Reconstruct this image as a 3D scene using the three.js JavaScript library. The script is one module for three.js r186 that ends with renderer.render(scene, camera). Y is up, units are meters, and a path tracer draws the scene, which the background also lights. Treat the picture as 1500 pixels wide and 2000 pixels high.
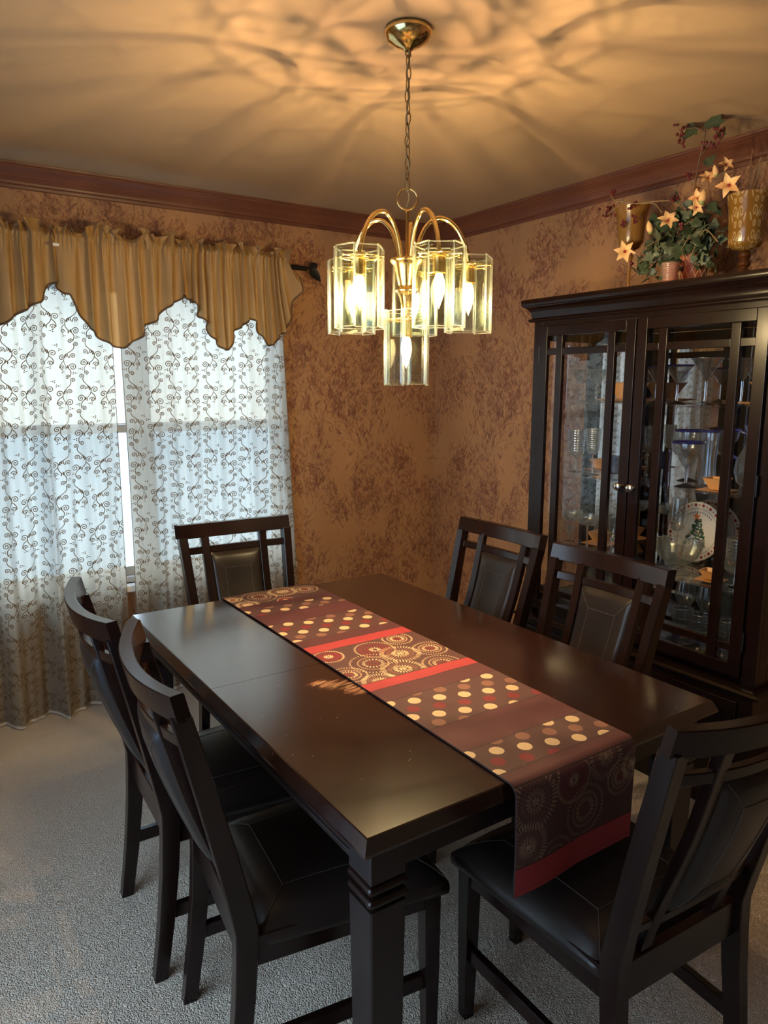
import * as THREE from 'three';
import { mergeGeometries, mergeVertices, toCreasedNormals } from 'three/addons/utils/BufferGeometryUtils.js';
import { RoundedBoxGeometry } from 'three/addons/geometries/RoundedBoxGeometry.js';
import { ImprovedNoise } from 'three/addons/math/ImprovedNoise.js';

// ------------------------------------------------------------ camera, sky, exposure
const scene = new THREE.Scene();
const camera = new THREE.PerspectiveCamera(2 * Math.atan(1000 / 1421.46) * 180 / Math.PI, 0.75, 0.05, 100);
camera.position.set(-2.775, 1.5282, 3.6014);
camera.rotation.set(-0.1726, -0.5885, 0.0011, 'YXZ');
const renderer = new THREE.WebGLRenderer({ antialias: true });
renderer.toneMapping = THREE.LinearToneMapping;
renderer.toneMappingExposure = 2.25;
renderer.shadowMap.enabled = true;
const BULB = 0.55, BULB_COLOR = [1, 0.66, 0.35];
const SKY = 2.7;
{ // an overcast blue sky, whiter towards the horizon
  const w = 64, h = 32, d = new Float32Array(w * h * 4);
  for (let j = 0; j < h; j++) for (let i = 0; i < w; i++) {
    const el = (j + 0.5) / h * 2 - 1, t = Math.max(0, el), k = (j * w + i) * 4;
    d[k] = SKY * (0.66 - 0.24 * t); d[k + 1] = SKY * (0.84 - 0.16 * t); d[k + 2] = SKY * (1.02 - 0.04 * t); d[k + 3] = 1;
  }
  const t = new THREE.DataTexture(d, w, h, THREE.RGBAFormat, THREE.FloatType);
  t.mapping = THREE.EquirectangularReflectionMapping; t.magFilter = THREE.LinearFilter; t.minFilter = THREE.LinearFilter; t.needsUpdate = true;
  scene.background = t;
}

// ------------------------------------------------------------ helpers
let seed = 7;
const rnd = () => { seed |= 0; seed = seed + 0x6D2B79F5 | 0; let t = Math.imul(seed ^ seed >>> 15, 1 | seed); t = t + Math.imul(t ^ t >>> 7, 61 | t) ^ t; return ((t ^ t >>> 14) >>> 0) / 4294967296; };
const rr = (a, b) => a + (b - a) * rnd();
const noise = new ImprovedNoise();
const V = (x, y, z) => new THREE.Vector3(x, y, z);
const lerp = (a, b, t) => a + (b - a) * t;
const sstep = (a, b, x) => { const t = Math.min(1, Math.max(0, (x - a) / (b - a))); return t * t * (3 - 2 * t); };
const used = {};
function numbered(n) { const c = used[n] = (used[n] ?? -1) + 1; return c ? `${n}_${String(c).padStart(3, '0')}` : n; }
function tag(o, label, category, group) { o.userData = { label, category }; if (group) o.userData.group = group; return o; }
function thing(name, label, category, pos = [0, 0, 0], turn = 0, group) {
  const o = new THREE.Group(); o.name = numbered(name); scene.add(o);
  o.position.set(...pos); o.rotation.y = turn; return tag(o, label, category, group);
}
function mesh(name, g, m, parent) {
  if (Array.isArray(g)) g = merge(g);
  const o = new THREE.Mesh(g, m); o.name = parent ? name : numbered(name); o.castShadow = o.receiveShadow = true;
  (parent ?? scene).add(o); return o;
}
function struct(name, g, m, parent) { const o = mesh(name, g, m, parent); if (!parent) o.userData.kind = 'structure'; return o; }
const flat = (g) => { const o = g.index ? g.toNonIndexed() : g; for (const k of Object.keys(o.attributes)) if (!['position', 'normal', 'uv'].includes(k)) o.deleteAttribute(k); o.morphAttributes = {}; return o; };
const merge = (a) => mergeGeometries(a.map((g) => { const f = flat(g); if (!f.attributes.uv) f.setAttribute('uv', new THREE.BufferAttribute(new Float32Array(f.attributes.position.count * 2), 2)); if (!f.attributes.normal) f.computeVertexNormals(); return f; }));
// uv in metres by the face's main direction
function uvBox(g, s = 1, alongX = false) {
  g = flat(g); const p = g.attributes.position, n = g.attributes.normal, uv = new Float32Array(p.count * 2);
  for (let i = 0; i < p.count; i++) {
    const ax = Math.abs(n.getX(i)), ay = Math.abs(n.getY(i)), az = Math.abs(n.getZ(i));
    let u, v; if (ay >= ax && ay >= az) { u = p.getX(i); v = -p.getZ(i); } else if (ax >= az) { u = -p.getZ(i); v = p.getY(i); } else { u = p.getX(i); v = p.getY(i); }
    uv[2 * i] = u * s; uv[2 * i + 1] = v * s;
  }
  g.setAttribute('uv', new THREE.BufferAttribute(uv, 2)); return g;
}
function box(x0, x1, y0, y1, z0, z1, r = 0) {
  const w = x1 - x0, h = y1 - y0, d = z1 - z0, rad = Math.min(r, w * 0.45, h * 0.45, d * 0.45);
  const g = r ? new RoundedBoxGeometry(w, h, d, 1, rad) : new THREE.BoxGeometry(w, h, d);
  g.translate((x0 + x1) / 2, (y0 + y1) / 2, (z0 + z1) / 2); return uvBox(g);
}
// a bar of rectangular section with small chamfers swept through points; W and D give half-width and half-depth vectors
function beam(pts, W, D, c = 0.003, crease = 0.5) {
  const pos = [], uv = [], idx = [], n = pts.length; let len = 0;
  pts.forEach((p, i) => {
    const w = typeof W === 'function' ? W(i) : W, d = typeof D === 'function' ? D(i) : D, a = 1 - c / w.length(), b = 1 - c / d.length();
    if (i) len += p.distanceTo(pts[i - 1]);
    [[a, 1], [1, b], [1, -b], [a, -1], [-a, -1], [-1, -b], [-1, b], [-a, 1]].forEach(([s, t], k) => {
      const q = p.clone().addScaledVector(w, s).addScaledVector(d, t); pos.push(q.x, q.y, q.z);
      const per = [0, 0, 1, 1, 2, 2, 3, 3][k]; uv.push(s * w.length() + per * 0.05 + t * d.length(), len);
    });
  });
  for (let i = 0; i < n - 1; i++) for (let k = 0; k < 8; k++) { const a = i * 8 + k, b = i * 8 + (k + 1) % 8; idx.push(a, b, b + 8, a, b + 8, a + 8); }
  for (let k = 1; k < 7; k++) { idx.push(0, k + 1, k); const e = (n - 1) * 8; idx.push(e, e + k, e + k + 1); }
  let g = new THREE.BufferGeometry(); g.setAttribute('position', new THREE.Float32BufferAttribute(pos, 3)); g.setAttribute('uv', new THREE.Float32BufferAttribute(uv, 2)); g.setIndex(idx);
  // make sure that faces look outwards
  g.computeBoundingBox(); let vol = 0; const A = V(), B = V(), C = V();
  for (let i = 0; i < idx.length; i += 3) { A.fromArray(pos, idx[i] * 3); B.fromArray(pos, idx[i + 1] * 3); C.fromArray(pos, idx[i + 2] * 3); vol += A.dot(B.cross(C)); }
  if (vol < 0) { for (let i = 0; i < idx.length; i += 3) { const t = idx[i]; idx[i] = idx[i + 1]; idx[i + 1] = t; } g.setIndex(idx); }
  return toCreasedNormals(g, crease);
}
const bar = (a, b, w, d, c = 0.002) => beam([a, b], w, d, c);
const tube = (pts, r, seg = 24, rad = 8, closed = false) => new THREE.TubeGeometry(pts.length > 2 || closed ? new THREE.CatmullRomCurve3(pts, closed) : new THREE.LineCurve3(...pts), seg, r, rad, closed);
const lathe = (prof, seg = 28) => new THREE.LatheGeometry(prof.map(([r, y]) => new THREE.Vector2(r, y)), seg);
// a grid surface from a function (u, v) -> Vector3
function sheet(f, nu, nv, uvf) {
  const pos = [], uv = [], idx = [];
  for (let j = 0; j <= nv; j++) for (let i = 0; i <= nu; i++) { const p = f(i / nu, j / nv); pos.push(p.x, p.y, p.z); uv.push(...(uvf ? uvf(i / nu, j / nv, p) : [i / nu, j / nv])); }
  for (let j = 0; j < nv; j++) for (let i = 0; i < nu; i++) { const a = j * (nu + 1) + i, b = a + 1, c = a + nu + 1, d = c + 1; idx.push(a, b, d, a, d, c); }
  const g = new THREE.BufferGeometry(); g.setAttribute('position', new THREE.Float32BufferAttribute(pos, 3)); g.setAttribute('uv', new THREE.Float32BufferAttribute(uv, 2)); g.setIndex(idx); g.computeVertexNormals(); return g;
}
// a polygon of (along, up) points extruded; map puts (a, b, t) into the room
function prism(poly, map, t0, t1, crease = 0.6) {
  const n = poly.length, pos = [], uv = [], idx = []; let per = 0;
  for (let k = 0; k <= n; k++) { const p = poly[k % n]; if (k) per += Math.hypot(p[0] - poly[k - 1][0], p[1] - poly[k - 1][1]); for (const t of [t0, t1]) { const q = map(p[0], p[1], t); pos.push(q.x, q.y, q.z); uv.push(t, per); } }
  for (let k = 0; k < n; k++) { const a = 2 * k; idx.push(a, a + 1, a + 3, a, a + 3, a + 2); }
  const tri = THREE.ShapeUtils.triangulateShape(poly.map((p) => new THREE.Vector2(...p)), []);
  for (const [a, b, c] of tri) { idx.push(2 * a, 2 * b, 2 * c); idx.push(2 * a + 1, 2 * c + 1, 2 * b + 1); }
  const g = new THREE.BufferGeometry(); g.setAttribute('position', new THREE.Float32BufferAttribute(pos, 3)); g.setAttribute('uv', new THREE.Float32BufferAttribute(uv, 2)); g.setIndex(idx);
  return toCreasedNormals(g, crease);
}
const canvas = (w, h) => { const c = document.createElement('canvas'); c.width = w; c.height = h; return [c, c.getContext('2d')]; };
function tex(c, rep, srgb = true) {
  const t = new THREE.CanvasTexture(c); t.wrapS = t.wrapT = THREE.RepeatWrapping; t.magFilter = THREE.LinearFilter; if (rep) t.repeat.set(...rep);
  if (srgb) t.colorSpace = THREE.SRGBColorSpace; return t;
}
const std = (o) => new THREE.MeshPhysicalMaterial({ side: THREE.DoubleSide, ...o });
const lin = (r, g, b) => new THREE.Color().setRGB(r, g, b);

// ------------------------------------------------------------ textures
function wallTexture(S = 2048) { // faux-painted paper: tan ground, feathered dark brush marks in drifts; tile of 2.44 m
  const [c, x] = canvas(S, S); x.fillStyle = 'rgb(168,125,88)'; x.fillRect(0, 0, S, S);
  const wrap = (px, py, r, f) => { for (const dx of [-S, 0, S]) for (const dy of [-S, 0, S]) if (px + dx > -r && px + dx < S + r && py + dy > -r && py + dy < S + r) f(px + dx, py + dy); };
  for (let i = 0; i < 260; i++) { // soft clouds
    const px = rnd() * S, py = rnd() * S, r = rr(60, 220), tone = rnd(), col = tone < 0.5 ? '146,98,62' : '189,142,98', al = rr(0.05, 0.16);
    wrap(px, py, r, (a, b) => { const g = x.createRadialGradient(a, b, 0, a, b, r); g.addColorStop(0, `rgba(${col},${al})`); g.addColorStop(1, `rgba(${col},0)`); x.fillStyle = g; x.fillRect(a - r, b - r, 2 * r, 2 * r); });
  }
  x.lineCap = 'round';
  for (let k = 0; k < 2300; k++) { // drifts of small curved strokes
    const cx = rnd() * S, cy = rnd() * S, n = Math.floor(rr(14, 60)), dir = rr(-0.9, 0.9) - Math.PI / 2, spread = rr(20, 75), dens = noise.noise(cx / 256, cy / 256, 3.3) + 0.5 * noise.noise(cx / 96, cy / 96, 8.1);
    if (dens < -0.02) continue;
    for (let i = 0; i < n; i++) {
      const a = rnd() * 6.28, q = spread * Math.sqrt(rnd()), px = cx + Math.cos(a) * q, py = cy + Math.sin(a) * q * 1.4, th = dir + rr(-0.6, 0.6), L = rr(7, 30), cv = rr(-8, 8), dark = rnd();
      x.strokeStyle = dark < 0.62 ? `rgba(${98 + rr(-12, 12)},${56 + rr(-8, 8)},${42 + rr(-6, 8)},${rr(0.1, 0.42)})` : `rgba(${196},${150},${106},${rr(0.06, 0.22)})`;
      x.lineWidth = rr(2, 8.5);
      wrap(px, py, 40, (u, v) => { x.beginPath(); x.moveTo(u, v); x.quadraticCurveTo(u + Math.cos(th) * L * 0.5 + Math.cos(th + 1.57) * cv, v + Math.sin(th) * L * 0.5 + Math.sin(th + 1.57) * cv, u + Math.cos(th) * L, v + Math.sin(th) * L); x.stroke(); });
    }
  }
  return c;
}
function grainTexture(w, h, base, dark, light, n, amp = 1) { // streaks along v
  const [c, x] = canvas(w, h); x.fillStyle = `rgb(${base})`; x.fillRect(0, 0, w, h);
  for (let i = 0; i < n; i++) {
    const px = rnd() * w, y0 = rnd() * h, L = rr(0.1, 0.6) * h, wob = rr(-6, 6) * amp; x.strokeStyle = `rgba(${rnd() < 0.6 ? dark : light},${rr(0.05, 0.3)})`; x.lineWidth = rr(0.6, 3.2);
    for (const dy of [-h, 0]) { x.beginPath(); x.moveTo(px, y0 + dy); x.bezierCurveTo(px + wob, y0 + dy + L / 3, px - wob, y0 + dy + 2 * L / 3, px + wob * 0.4, y0 + dy + L); x.stroke(); }
  }
  return c;
}
function carpetTexture(S = 512) {
  const d = new Uint8Array(S * S * 4), f = new Float32Array(S * S);
  for (let k = 0; k < 26000; k++) { // short tufts
    const px = rnd() * S, py = rnd() * S, r = rr(1.5, 3.6), h = rnd();
    for (let j = -4; j <= 4; j++) for (let i = -4; i <= 4; i++) { const q = Math.hypot(i, j) / r; if (q < 1) { const at = ((Math.floor(py) + j + S) % S) * S + (Math.floor(px) + i + S) % S; f[at] = Math.max(f[at] * 0.5, (0.35 + 0.65 * h) * (1 - q * q)); } }
  }
  for (let i = 0; i < S * S; i++) { const v = 60 + 195 * f[i]; d[4 * i] = d[4 * i + 1] = d[4 * i + 2] = v; d[4 * i + 3] = 255; }
  const t = new THREE.DataTexture(d, S, S); t.wrapS = t.wrapT = THREE.RepeatWrapping; t.magFilter = THREE.LinearFilter; t.minFilter = THREE.LinearFilter; t.needsUpdate = true; return t;
}
function vineTexture(base, thread, W = 1024, H = 824) { // one repeat of the embroidered scrolls
  const [c, x] = canvas(W, H); x.fillStyle = base; x.fillRect(0, 0, W, H); x.strokeStyle = x.fillStyle = thread; x.lineCap = 'round';
  const spiral = (px, py, r, a0, turns, s) => { x.beginPath(); for (let i = 0; i <= 40; i++) { const t = i / 40, q = r * (1 - t * 0.88), a = a0 + s * t * turns * 6.283; const u = px + Math.cos(a) * q, v = py + Math.sin(a) * q; i ? x.lineTo(u, v) : x.moveTo(u, v); } x.stroke(); };
  const leaf = (px, py, a, L) => { x.beginPath(); x.ellipse(px + Math.cos(a) * L / 2, py + Math.sin(a) * L / 2, L / 2, L / 5.5, a, 0, 6.283); x.fill(); };
  const dots = (px, py) => { for (const [a, b] of [[0, 0], [18, -10], [20, 10]]) { x.beginPath(); x.arc(px + a, py + b, 6.5, 0, 6.283); x.fill(); } x.lineWidth = 4; x.beginPath(); x.moveTo(px - 24, py); x.lineTo(px, py); x.stroke(); };
  const motif = (ox, oy, m) => {
    x.save(); x.translate(ox, oy); x.scale(m, 2.02); x.lineWidth = 8.6;
    x.beginPath(); x.moveTo(-60, -190); x.bezierCurveTo(-100, -110, 70, -90, 40, 0); x.bezierCurveTo(20, 80, -90, 70, -50, 170); x.stroke();
    spiral(-84, -196, 26, 0, 1.4, -1); spiral(78, -40, 38, 2.9, 1.5, 1); spiral(-62, -66, 30, 0.4, 1.5, -1); spiral(-70, 60, 40, -0.3, 1.6, -1); spiral(66, 74, 30, 3.2, 1.4, 1); spiral(-24, 176, 28, 3.14, 1.5, 1);
    x.beginPath(); x.moveTo(44, -8); x.bezierCurveTo(90, 20, 96, 52, 96, 74); x.stroke(); x.beginPath(); x.moveTo(-6, -86); x.bezierCurveTo(-14, -40, -34, -40, -34, -54); x.stroke();
    leaf(2, -50, -1.2, 40); leaf(24, -34, -1.5, 44); leaf(-14, 40, 2.0, 40); leaf(2, 58, 1.6, 34); dots(46, 118); dots(96, -130); dots(-100, 130);
    x.restore();
  };
  for (const dx of [-W, 0, W]) for (const dy of [-H, 0, H]) { motif(W * 0.25 + dx, H * 0.5 + dy, 2.02); motif(W * 0.75 + dx, H * 0.62 + dy, -2.02); }
  return c;
}
function runnerTexture() { // u across 0.355 m, v along 1.74 m, bands as they are sewn
  const W = 720, H = 2048, LEN = 1.74, sy = H / LEN, sx = W / 0.355, [c, x] = canvas(W, H), z0 = 1.15;
  const Y = (z) => (z - z0) * sy;
  const ground = 'rgb(78,46,40)', plum = 'rgb(80,33,34)', red = 'rgb(160,46,48)', cream = 'rgb(205,178,134)', tan = 'rgb(128,86,66)', deep = 'rgb(116,24,28)';
  x.fillStyle = ground; x.fillRect(0, 0, W, H);
  for (let i = 0; i < W; i += 5) { x.fillStyle = 'rgba(40,20,18,0.16)'; x.fillRect(i, 0, 1.6, H); }
  const ell = (cx, cz, r) => { x.beginPath(); x.ellipse(cx * sx, Y(cz), r * sx, r * sy, 0, 0, 6.283); };
  const dash = (cx, cz, r, n, len, wd, col) => { x.strokeStyle = col; x.lineWidth = wd; for (let k = 0; k < n; k++) { const a = k / n * 6.283; x.beginPath(); x.moveTo((cx + Math.cos(a) * (r - len / 2)) * sx, Y(cz + Math.sin(a) * (r - len / 2))); x.lineTo((cx + Math.cos(a) * (r + len / 2)) * sx, Y(cz + Math.sin(a) * (r + len / 2))); x.stroke(); } };
  const ring = (cx, cz, r, wd, col) => { x.strokeStyle = col; x.lineWidth = wd; ell(cx, cz, r); x.stroke(); };
  x.lineCap = 'round';
  const medal = (cx, cz, r, kind) => {
    const a = kind % 3;
    if (a === 0) { dash(cx, cz, r, 44, 0.004, 5, cream); ring(cx, cz, r * 0.68, 6, tan); dash(cx, cz, r * 0.66, 40, 0.003, 3, cream); dash(cx, cz, r * 0.42, 18, 0.007, 6, cream); dash(cx, cz, r * 0.2, 10, 0.006, 6, deep); }
    else if (a === 1) { dash(cx, cz, r * 0.9, 40, 0.012, 5, cream); dash(cx, cz, r * 0.6, 30, 0.01, 5, tan); dash(cx, cz, r * 0.34, 18, 0.009, 6, cream); dash(cx, cz, r * 0.12, 7, 0.006, 7, cream); }
    else { ring(cx, cz, r * 0.95, 5, tan); dash(cx, cz, r * 0.95, 50, 0.005, 4, cream); dash(cx, cz, r * 0.7, 34, 0.012, 6, deep); dash(cx, cz, r * 0.42, 22, 0.01, 6, deep); dash(cx, cz, r * 0.2, 12, 0.008, 6, cream); }
  };
  const clip = (a, b, f) => { x.save(); x.beginPath(); x.rect(0, Y(a), W, (b - a) * sy); x.clip(); f(); x.restore(); };
  const medals = (a, b, list) => clip(a, b, () => list.forEach(([u, z, r, k]) => medal(u, z, r, k)));
  medals(1.15, 1.30, [[0.02, 1.2, 0.03, 0], [0.115, 1.215, 0.062, 0], [0.215, 1.2, 0.055, 1], [0.3, 1.215, 0.048, 0], [0.04, 1.285, 0.04, 1], [0.18, 1.3, 0.03, 2]]);
  medals(1.83, 2.095, [[0.03, 1.875, 0.045, 2], [0.17, 1.9, 0.062, 2], [0.275, 1.86, 0.045, 0], [0.11, 1.985, 0.065, 0], [0.215, 1.965, 0.06, 1], [0.31, 1.98, 0.05, 0], [0.01, 2.02, 0.05, 0], [0.155, 2.065, 0.062, 1], [0.27, 2.09, 0.055, 0], [0.06, 2.1, 0.05, 1]]);
  x.globalAlpha = 0.42; medals(2.66, 2.83, [[0.05, 2.7, 0.06, 1], [0.16, 2.69, 0.05, 2], [0.26, 2.67, 0.05, 1], [0.31, 2.73, 0.04, 0], [0.2, 2.77, 0.055, 0], [0.03, 2.79, 0.05, 1], [0.35, 2.71, 0.035, 1], [0.11, 2.85, 0.05, 0]]); x.globalAlpha = 1;  // medallions on the hanging end painted fainter, standing in for its dim light
  const dots = (a, b, off) => clip(a, b, () => {
    const cols = [cream, deep, cream, tan]; // a slanting lattice: each slanting row has one colour
    for (let i = -24; i < 32; i++) for (let j = -24; j < 24; j++) {
      const u = i * 0.0346 + j * 0.063, z = a + off + i * 0.055 + j * 0.019; if (u < -0.03 || u > 0.39 || z < a - 0.03 || z > b + 0.03) continue;
      x.fillStyle = cols[((i % 4) + 4) % 4]; ell(u, z, 0.0165); x.fill();
      x.strokeStyle = 'rgba(90,50,40,0.28)'; x.lineWidth = 1.2; for (let q = -3; q <= 3; q++) { x.beginPath(); x.moveTo((u - 0.013) * sx, Y(z + q * 0.004)); x.lineTo((u + 0.013) * sx, Y(z + q * 0.004 + 0.003)); x.stroke(); }
    }
  });
  dots(1.345, 1.43, 0.02); dots(1.535, 1.72, 0.0); dots(2.215, 2.39, 0.012); dots(2.51, 2.62, 0.015);
  const band = (a, b, col) => { x.fillStyle = col; x.fillRect(0, Y(a), W, (b - a) * sy); for (let i = 0; i < 30; i++) { x.fillStyle = `rgba(30,8,10,${rr(0.02, 0.1)})`; x.fillRect(0, Y(rr(a, b)), W, rr(1, 3)); } x.fillStyle = 'rgba(25,8,8,0.75)'; x.fillRect(0, Y(a) - 1.5, W, 3); x.fillRect(0, Y(b) - 1.5, W, 3); };
  band(1.30, 1.345, plum); band(1.43, 1.535, plum); band(1.72, 1.775, plum); band(1.775, 1.83, red); band(2.095, 2.145, red); band(2.145, 2.215, plum); band(2.39, 2.51, plum); band(2.62, 2.662, plum); band(2.828, 2.9, red);
  return c;
}
function tableTexture() { // dark stain with fine scratches and a lighter tan patch beside the runner; tile covers the whole top
  const W = 1024, H = 1500, [c, x] = canvas(W, H); x.drawImage(grainTexture(W, H, '31,12,7', '17,6,4', '46,21,13', 2600, 0.6), 0, 0);
  const px = (wx) => (wx + 2.168) / 1.011 * W, pz = (wz) => (wz - 1.158) / 1.483 * H;
  for (let i = 0; i < 420; i++) { const a = rnd() * W, b = rnd() * H, t = rnd() * 6.28, L = rr(4, 34); x.strokeStyle = `rgba(150,104,76,${rr(0.04, 0.22)})`; x.lineWidth = rr(0.4, 1); x.beginPath(); x.moveTo(a, b); x.quadraticCurveTo(a + rr(-6, 6), b + rr(-6, 6), a + Math.cos(t) * L, b + Math.sin(t) * L); x.stroke(); }
  for (let i = 0; i < 150; i++) { x.fillStyle = `rgba(226,200,170,${rr(0.2, 0.75)})`; x.beginPath(); x.arc(rnd() * W, H * (0.5 + 0.5 * rnd()), rr(0.5, 1.8), 0, 6.3); x.fill(); }
  for (let i = 0; i < 150; i++) { // the lighter tan patch, built up from slanting translucent streaks
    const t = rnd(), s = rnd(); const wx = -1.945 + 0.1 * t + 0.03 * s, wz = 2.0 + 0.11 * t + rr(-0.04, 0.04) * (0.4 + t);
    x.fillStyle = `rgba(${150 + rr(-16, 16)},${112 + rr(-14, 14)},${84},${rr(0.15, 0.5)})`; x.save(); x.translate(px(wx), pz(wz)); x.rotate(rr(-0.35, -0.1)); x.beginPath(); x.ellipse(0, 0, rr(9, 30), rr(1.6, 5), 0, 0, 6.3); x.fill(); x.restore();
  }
  return c;
}
const T = {
  wall: tex(wallTexture(), [1 / 2.44, 1 / 2.44]),
  crown: tex(grainTexture(256, 1024, '112,66,46', '62,30,22', '150,98,66', 900, 2)),
  espresso: tex(grainTexture(256, 1024, '25,12,10', '13,6,5', '38,20,15', 700)),
  carpet: carpetTexture(),
  vineThrough: tex(vineTexture('rgb(255,255,255)', 'rgb(40,40,40)'), [1 / 0.21, 1 / 0.157], false),
  vineColor: tex(vineTexture('rgb(186,174,154)', 'rgb(100,80,54)'), [1 / 0.21, 1 / 0.157]),
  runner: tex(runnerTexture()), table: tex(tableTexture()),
};
T.crown.repeat.set(1 / 0.12, 1 / 1.2); T.crown.rotation = Math.PI / 2; T.espresso.repeat.set(1 / 0.2, 1 / 0.9);
T.carpet.repeat.set(1 / 0.46, 1 / 0.46);

// ------------------------------------------------------------ materials
const M = {
  wall: std({ map: T.wall, color: lin(0.95, 0.95, 0.97), roughness: 0.62 }),
  ceiling: std({ color: lin(0.40, 0.268, 0.15), roughness: 0.7 }),
  plainWall: std({ color: lin(0.3, 0.26, 0.21), roughness: 0.8 }),
  carpet: std({ color: lin(0.6, 0.51, 0.41), roughness: 1, bumpMap: T.carpet, bumpScale: 0.014, sheen: 0.4, sheenRoughness: 0.6, sheenColor: lin(0.8, 0.75, 0.7) }),
  crown: std({ map: T.crown, roughness: 0.42 }),
  espresso: std({ map: T.espresso, roughness: 0.22, specularIntensity: 0.75 }),
  espressoDull: std({ map: T.espresso, roughness: 0.45 }),
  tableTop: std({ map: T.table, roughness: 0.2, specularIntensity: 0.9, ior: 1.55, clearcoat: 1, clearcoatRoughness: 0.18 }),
  leather: std({ color: lin(0.016, 0.011, 0.009), roughness: 0.32, specularIntensity: 0.6 }),
  seam: std({ color: lin(0.05, 0.04, 0.032), roughness: 0.6 }),
  brass: std({ color: lin(0.86, 0.62, 0.26), metalness: 1, roughness: 0.14 }),
  chain: std({ color: lin(0.34, 0.25, 0.13), metalness: 1, roughness: 0.3 }),
  cord: std({ color: lin(0.25, 0.19, 0.1), roughness: 0.5 }),
  pane: std({ color: lin(1, 1, 1), transmission: 1, thickness: 0, roughness: 0, ior: 1.5 }),
  chandelierGlass: std({ color: lin(0.93, 0.97, 0.94), transmission: 1, thickness: 0, roughness: 0.0, ior: 1.6 }),
  chandelierEdge: std({ color: lin(0.9, 0.97, 0.9), transmission: 1, thickness: 0.003, roughness: 0.2, ior: 1.5 }),
  chandelierBevel: std({ color: lin(0.95, 0.98, 0.95), transmission: 1, thickness: 0, roughness: 0.03, ior: 1.7 }),
  tableGlass: std({ color: lin(0.86, 0.89, 0.9), transmission: 1, thickness: 0, roughness: 0.16, ior: 1.9 }),
  solidGlass: std({ color: lin(0.93, 0.96, 0.96), transmission: 1, thickness: 0.01, roughness: 0.02, ior: 1.5 }),
  cutGlass: std({ color: lin(0.8, 0.83, 0.82), transmission: 0.97, thickness: 0, roughness: 0.26, ior: 1.85 }),
  blueGlass: std({ color: lin(0.02, 0.03, 0.25), transmission: 0.6, thickness: 0, roughness: 0.08 }),
  darkGlass: std({ color: lin(0.02, 0.025, 0.05), transmission: 0.5, thickness: 0, roughness: 0.08 }),
  amberGlass: std({ color: lin(0.62, 0.38, 0.10), transmission: 0.72, thickness: 0, roughness: 0.2 }),
  amberDeep: std({ color: lin(0.10, 0.032, 0.01), transmission: 0.3, thickness: 0, roughness: 0.06 }),
  greenGlass: std({ color: lin(0.05, 0.45, 0.08), transmission: 0.7, thickness: 0, roughness: 0.1 }),
  yellowWax: std({ color: lin(0.72, 0.5, 0.12), roughness: 0.5 }),
  mirror: std({ color: lin(0.5, 0.5, 0.52), metalness: 1, roughness: 0.01 }),
  chrome: std({ color: lin(0.75, 0.74, 0.72), metalness: 1, roughness: 0.18 }),
  blackMetal: std({ color: lin(0.02, 0.02, 0.022), metalness: 0.6, roughness: 0.4 }),
  whitePaint: std({ color: lin(0.74, 0.74, 0.72), roughness: 0.45 }),
  sheer: std({ map: T.vineColor, transmissionMap: T.vineThrough, transmission: 0.74, thickness: 0, roughness: 0.86, ior: 1.2, specularIntensity: 0.3 }),
  satin: std({ color: lin(0.45, 0.28, 0.115), transmission: 0.14, thickness: 0, roughness: 0.5, ior: 1.4, sheen: 0.15, sheenRoughness: 0.4, sheenColor: lin(0.9, 0.7, 0.4) }),
  satinTrim: std({ color: lin(0.13, 0.075, 0.035), roughness: 0.6 }),
  runner: std({ map: T.runner, color: lin(0.8, 0.8, 0.8), roughness: 0.78, sheen: 0.06, sheenRoughness: 0.5, sheenColor: lin(0.8, 0.5, 0.45) }),
  runnerBack: std({ color: lin(0.02, 0.008, 0.008), roughness: 0.9 }),
  bowlWood: std({ color: lin(0.52, 0.26, 0.09), roughness: 0.4 }),
  terracotta: std({ color: lin(0.30, 0.085, 0.04), roughness: 0.55 }),
  lattice: std({ color: lin(0.66, 0.5, 0.34), roughness: 0.6 }),
  ivy: [lin(0.03, 0.048, 0.022), lin(0.055, 0.08, 0.04), lin(0.11, 0.13, 0.075)].map((color) => std({ color, roughness: 0.5 })),
  twig: std({ color: lin(0.11, 0.06, 0.035), roughness: 0.8 }),
  vineTwig: std({ color: lin(0.26, 0.18, 0.08), roughness: 0.8 }),
  petal: std({ color: lin(0.86, 0.54, 0.24), roughness: 0.6 }),
  petalDeep: std({ color: lin(0.72, 0.36, 0.13), roughness: 0.6 }),
  throat: std({ color: lin(0.36, 0.04, 0.03), roughness: 0.6 }),
  bud: std({ color: lin(0.28, 0.32, 0.1), roughness: 0.6 }),
  berry: std({ color: lin(0.13, 0.014, 0.018), roughness: 0.35 }),
  plume: std({ color: lin(0.30, 0.19, 0.09), roughness: 0.9 }),
  porcelain: std({ color: lin(0.6, 0.7, 0.67), roughness: 0.25 }),
  ground: std({ color: lin(0.42, 0.56, 0.72), roughness: 0.95 }),
};
const bulbMat = new THREE.MeshStandardMaterial({ color: lin(1, 0.9, 0.7), emissive: lin(1, 0.78, 0.42), emissiveIntensity: 1.6, roughness: 0.3 });

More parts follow.
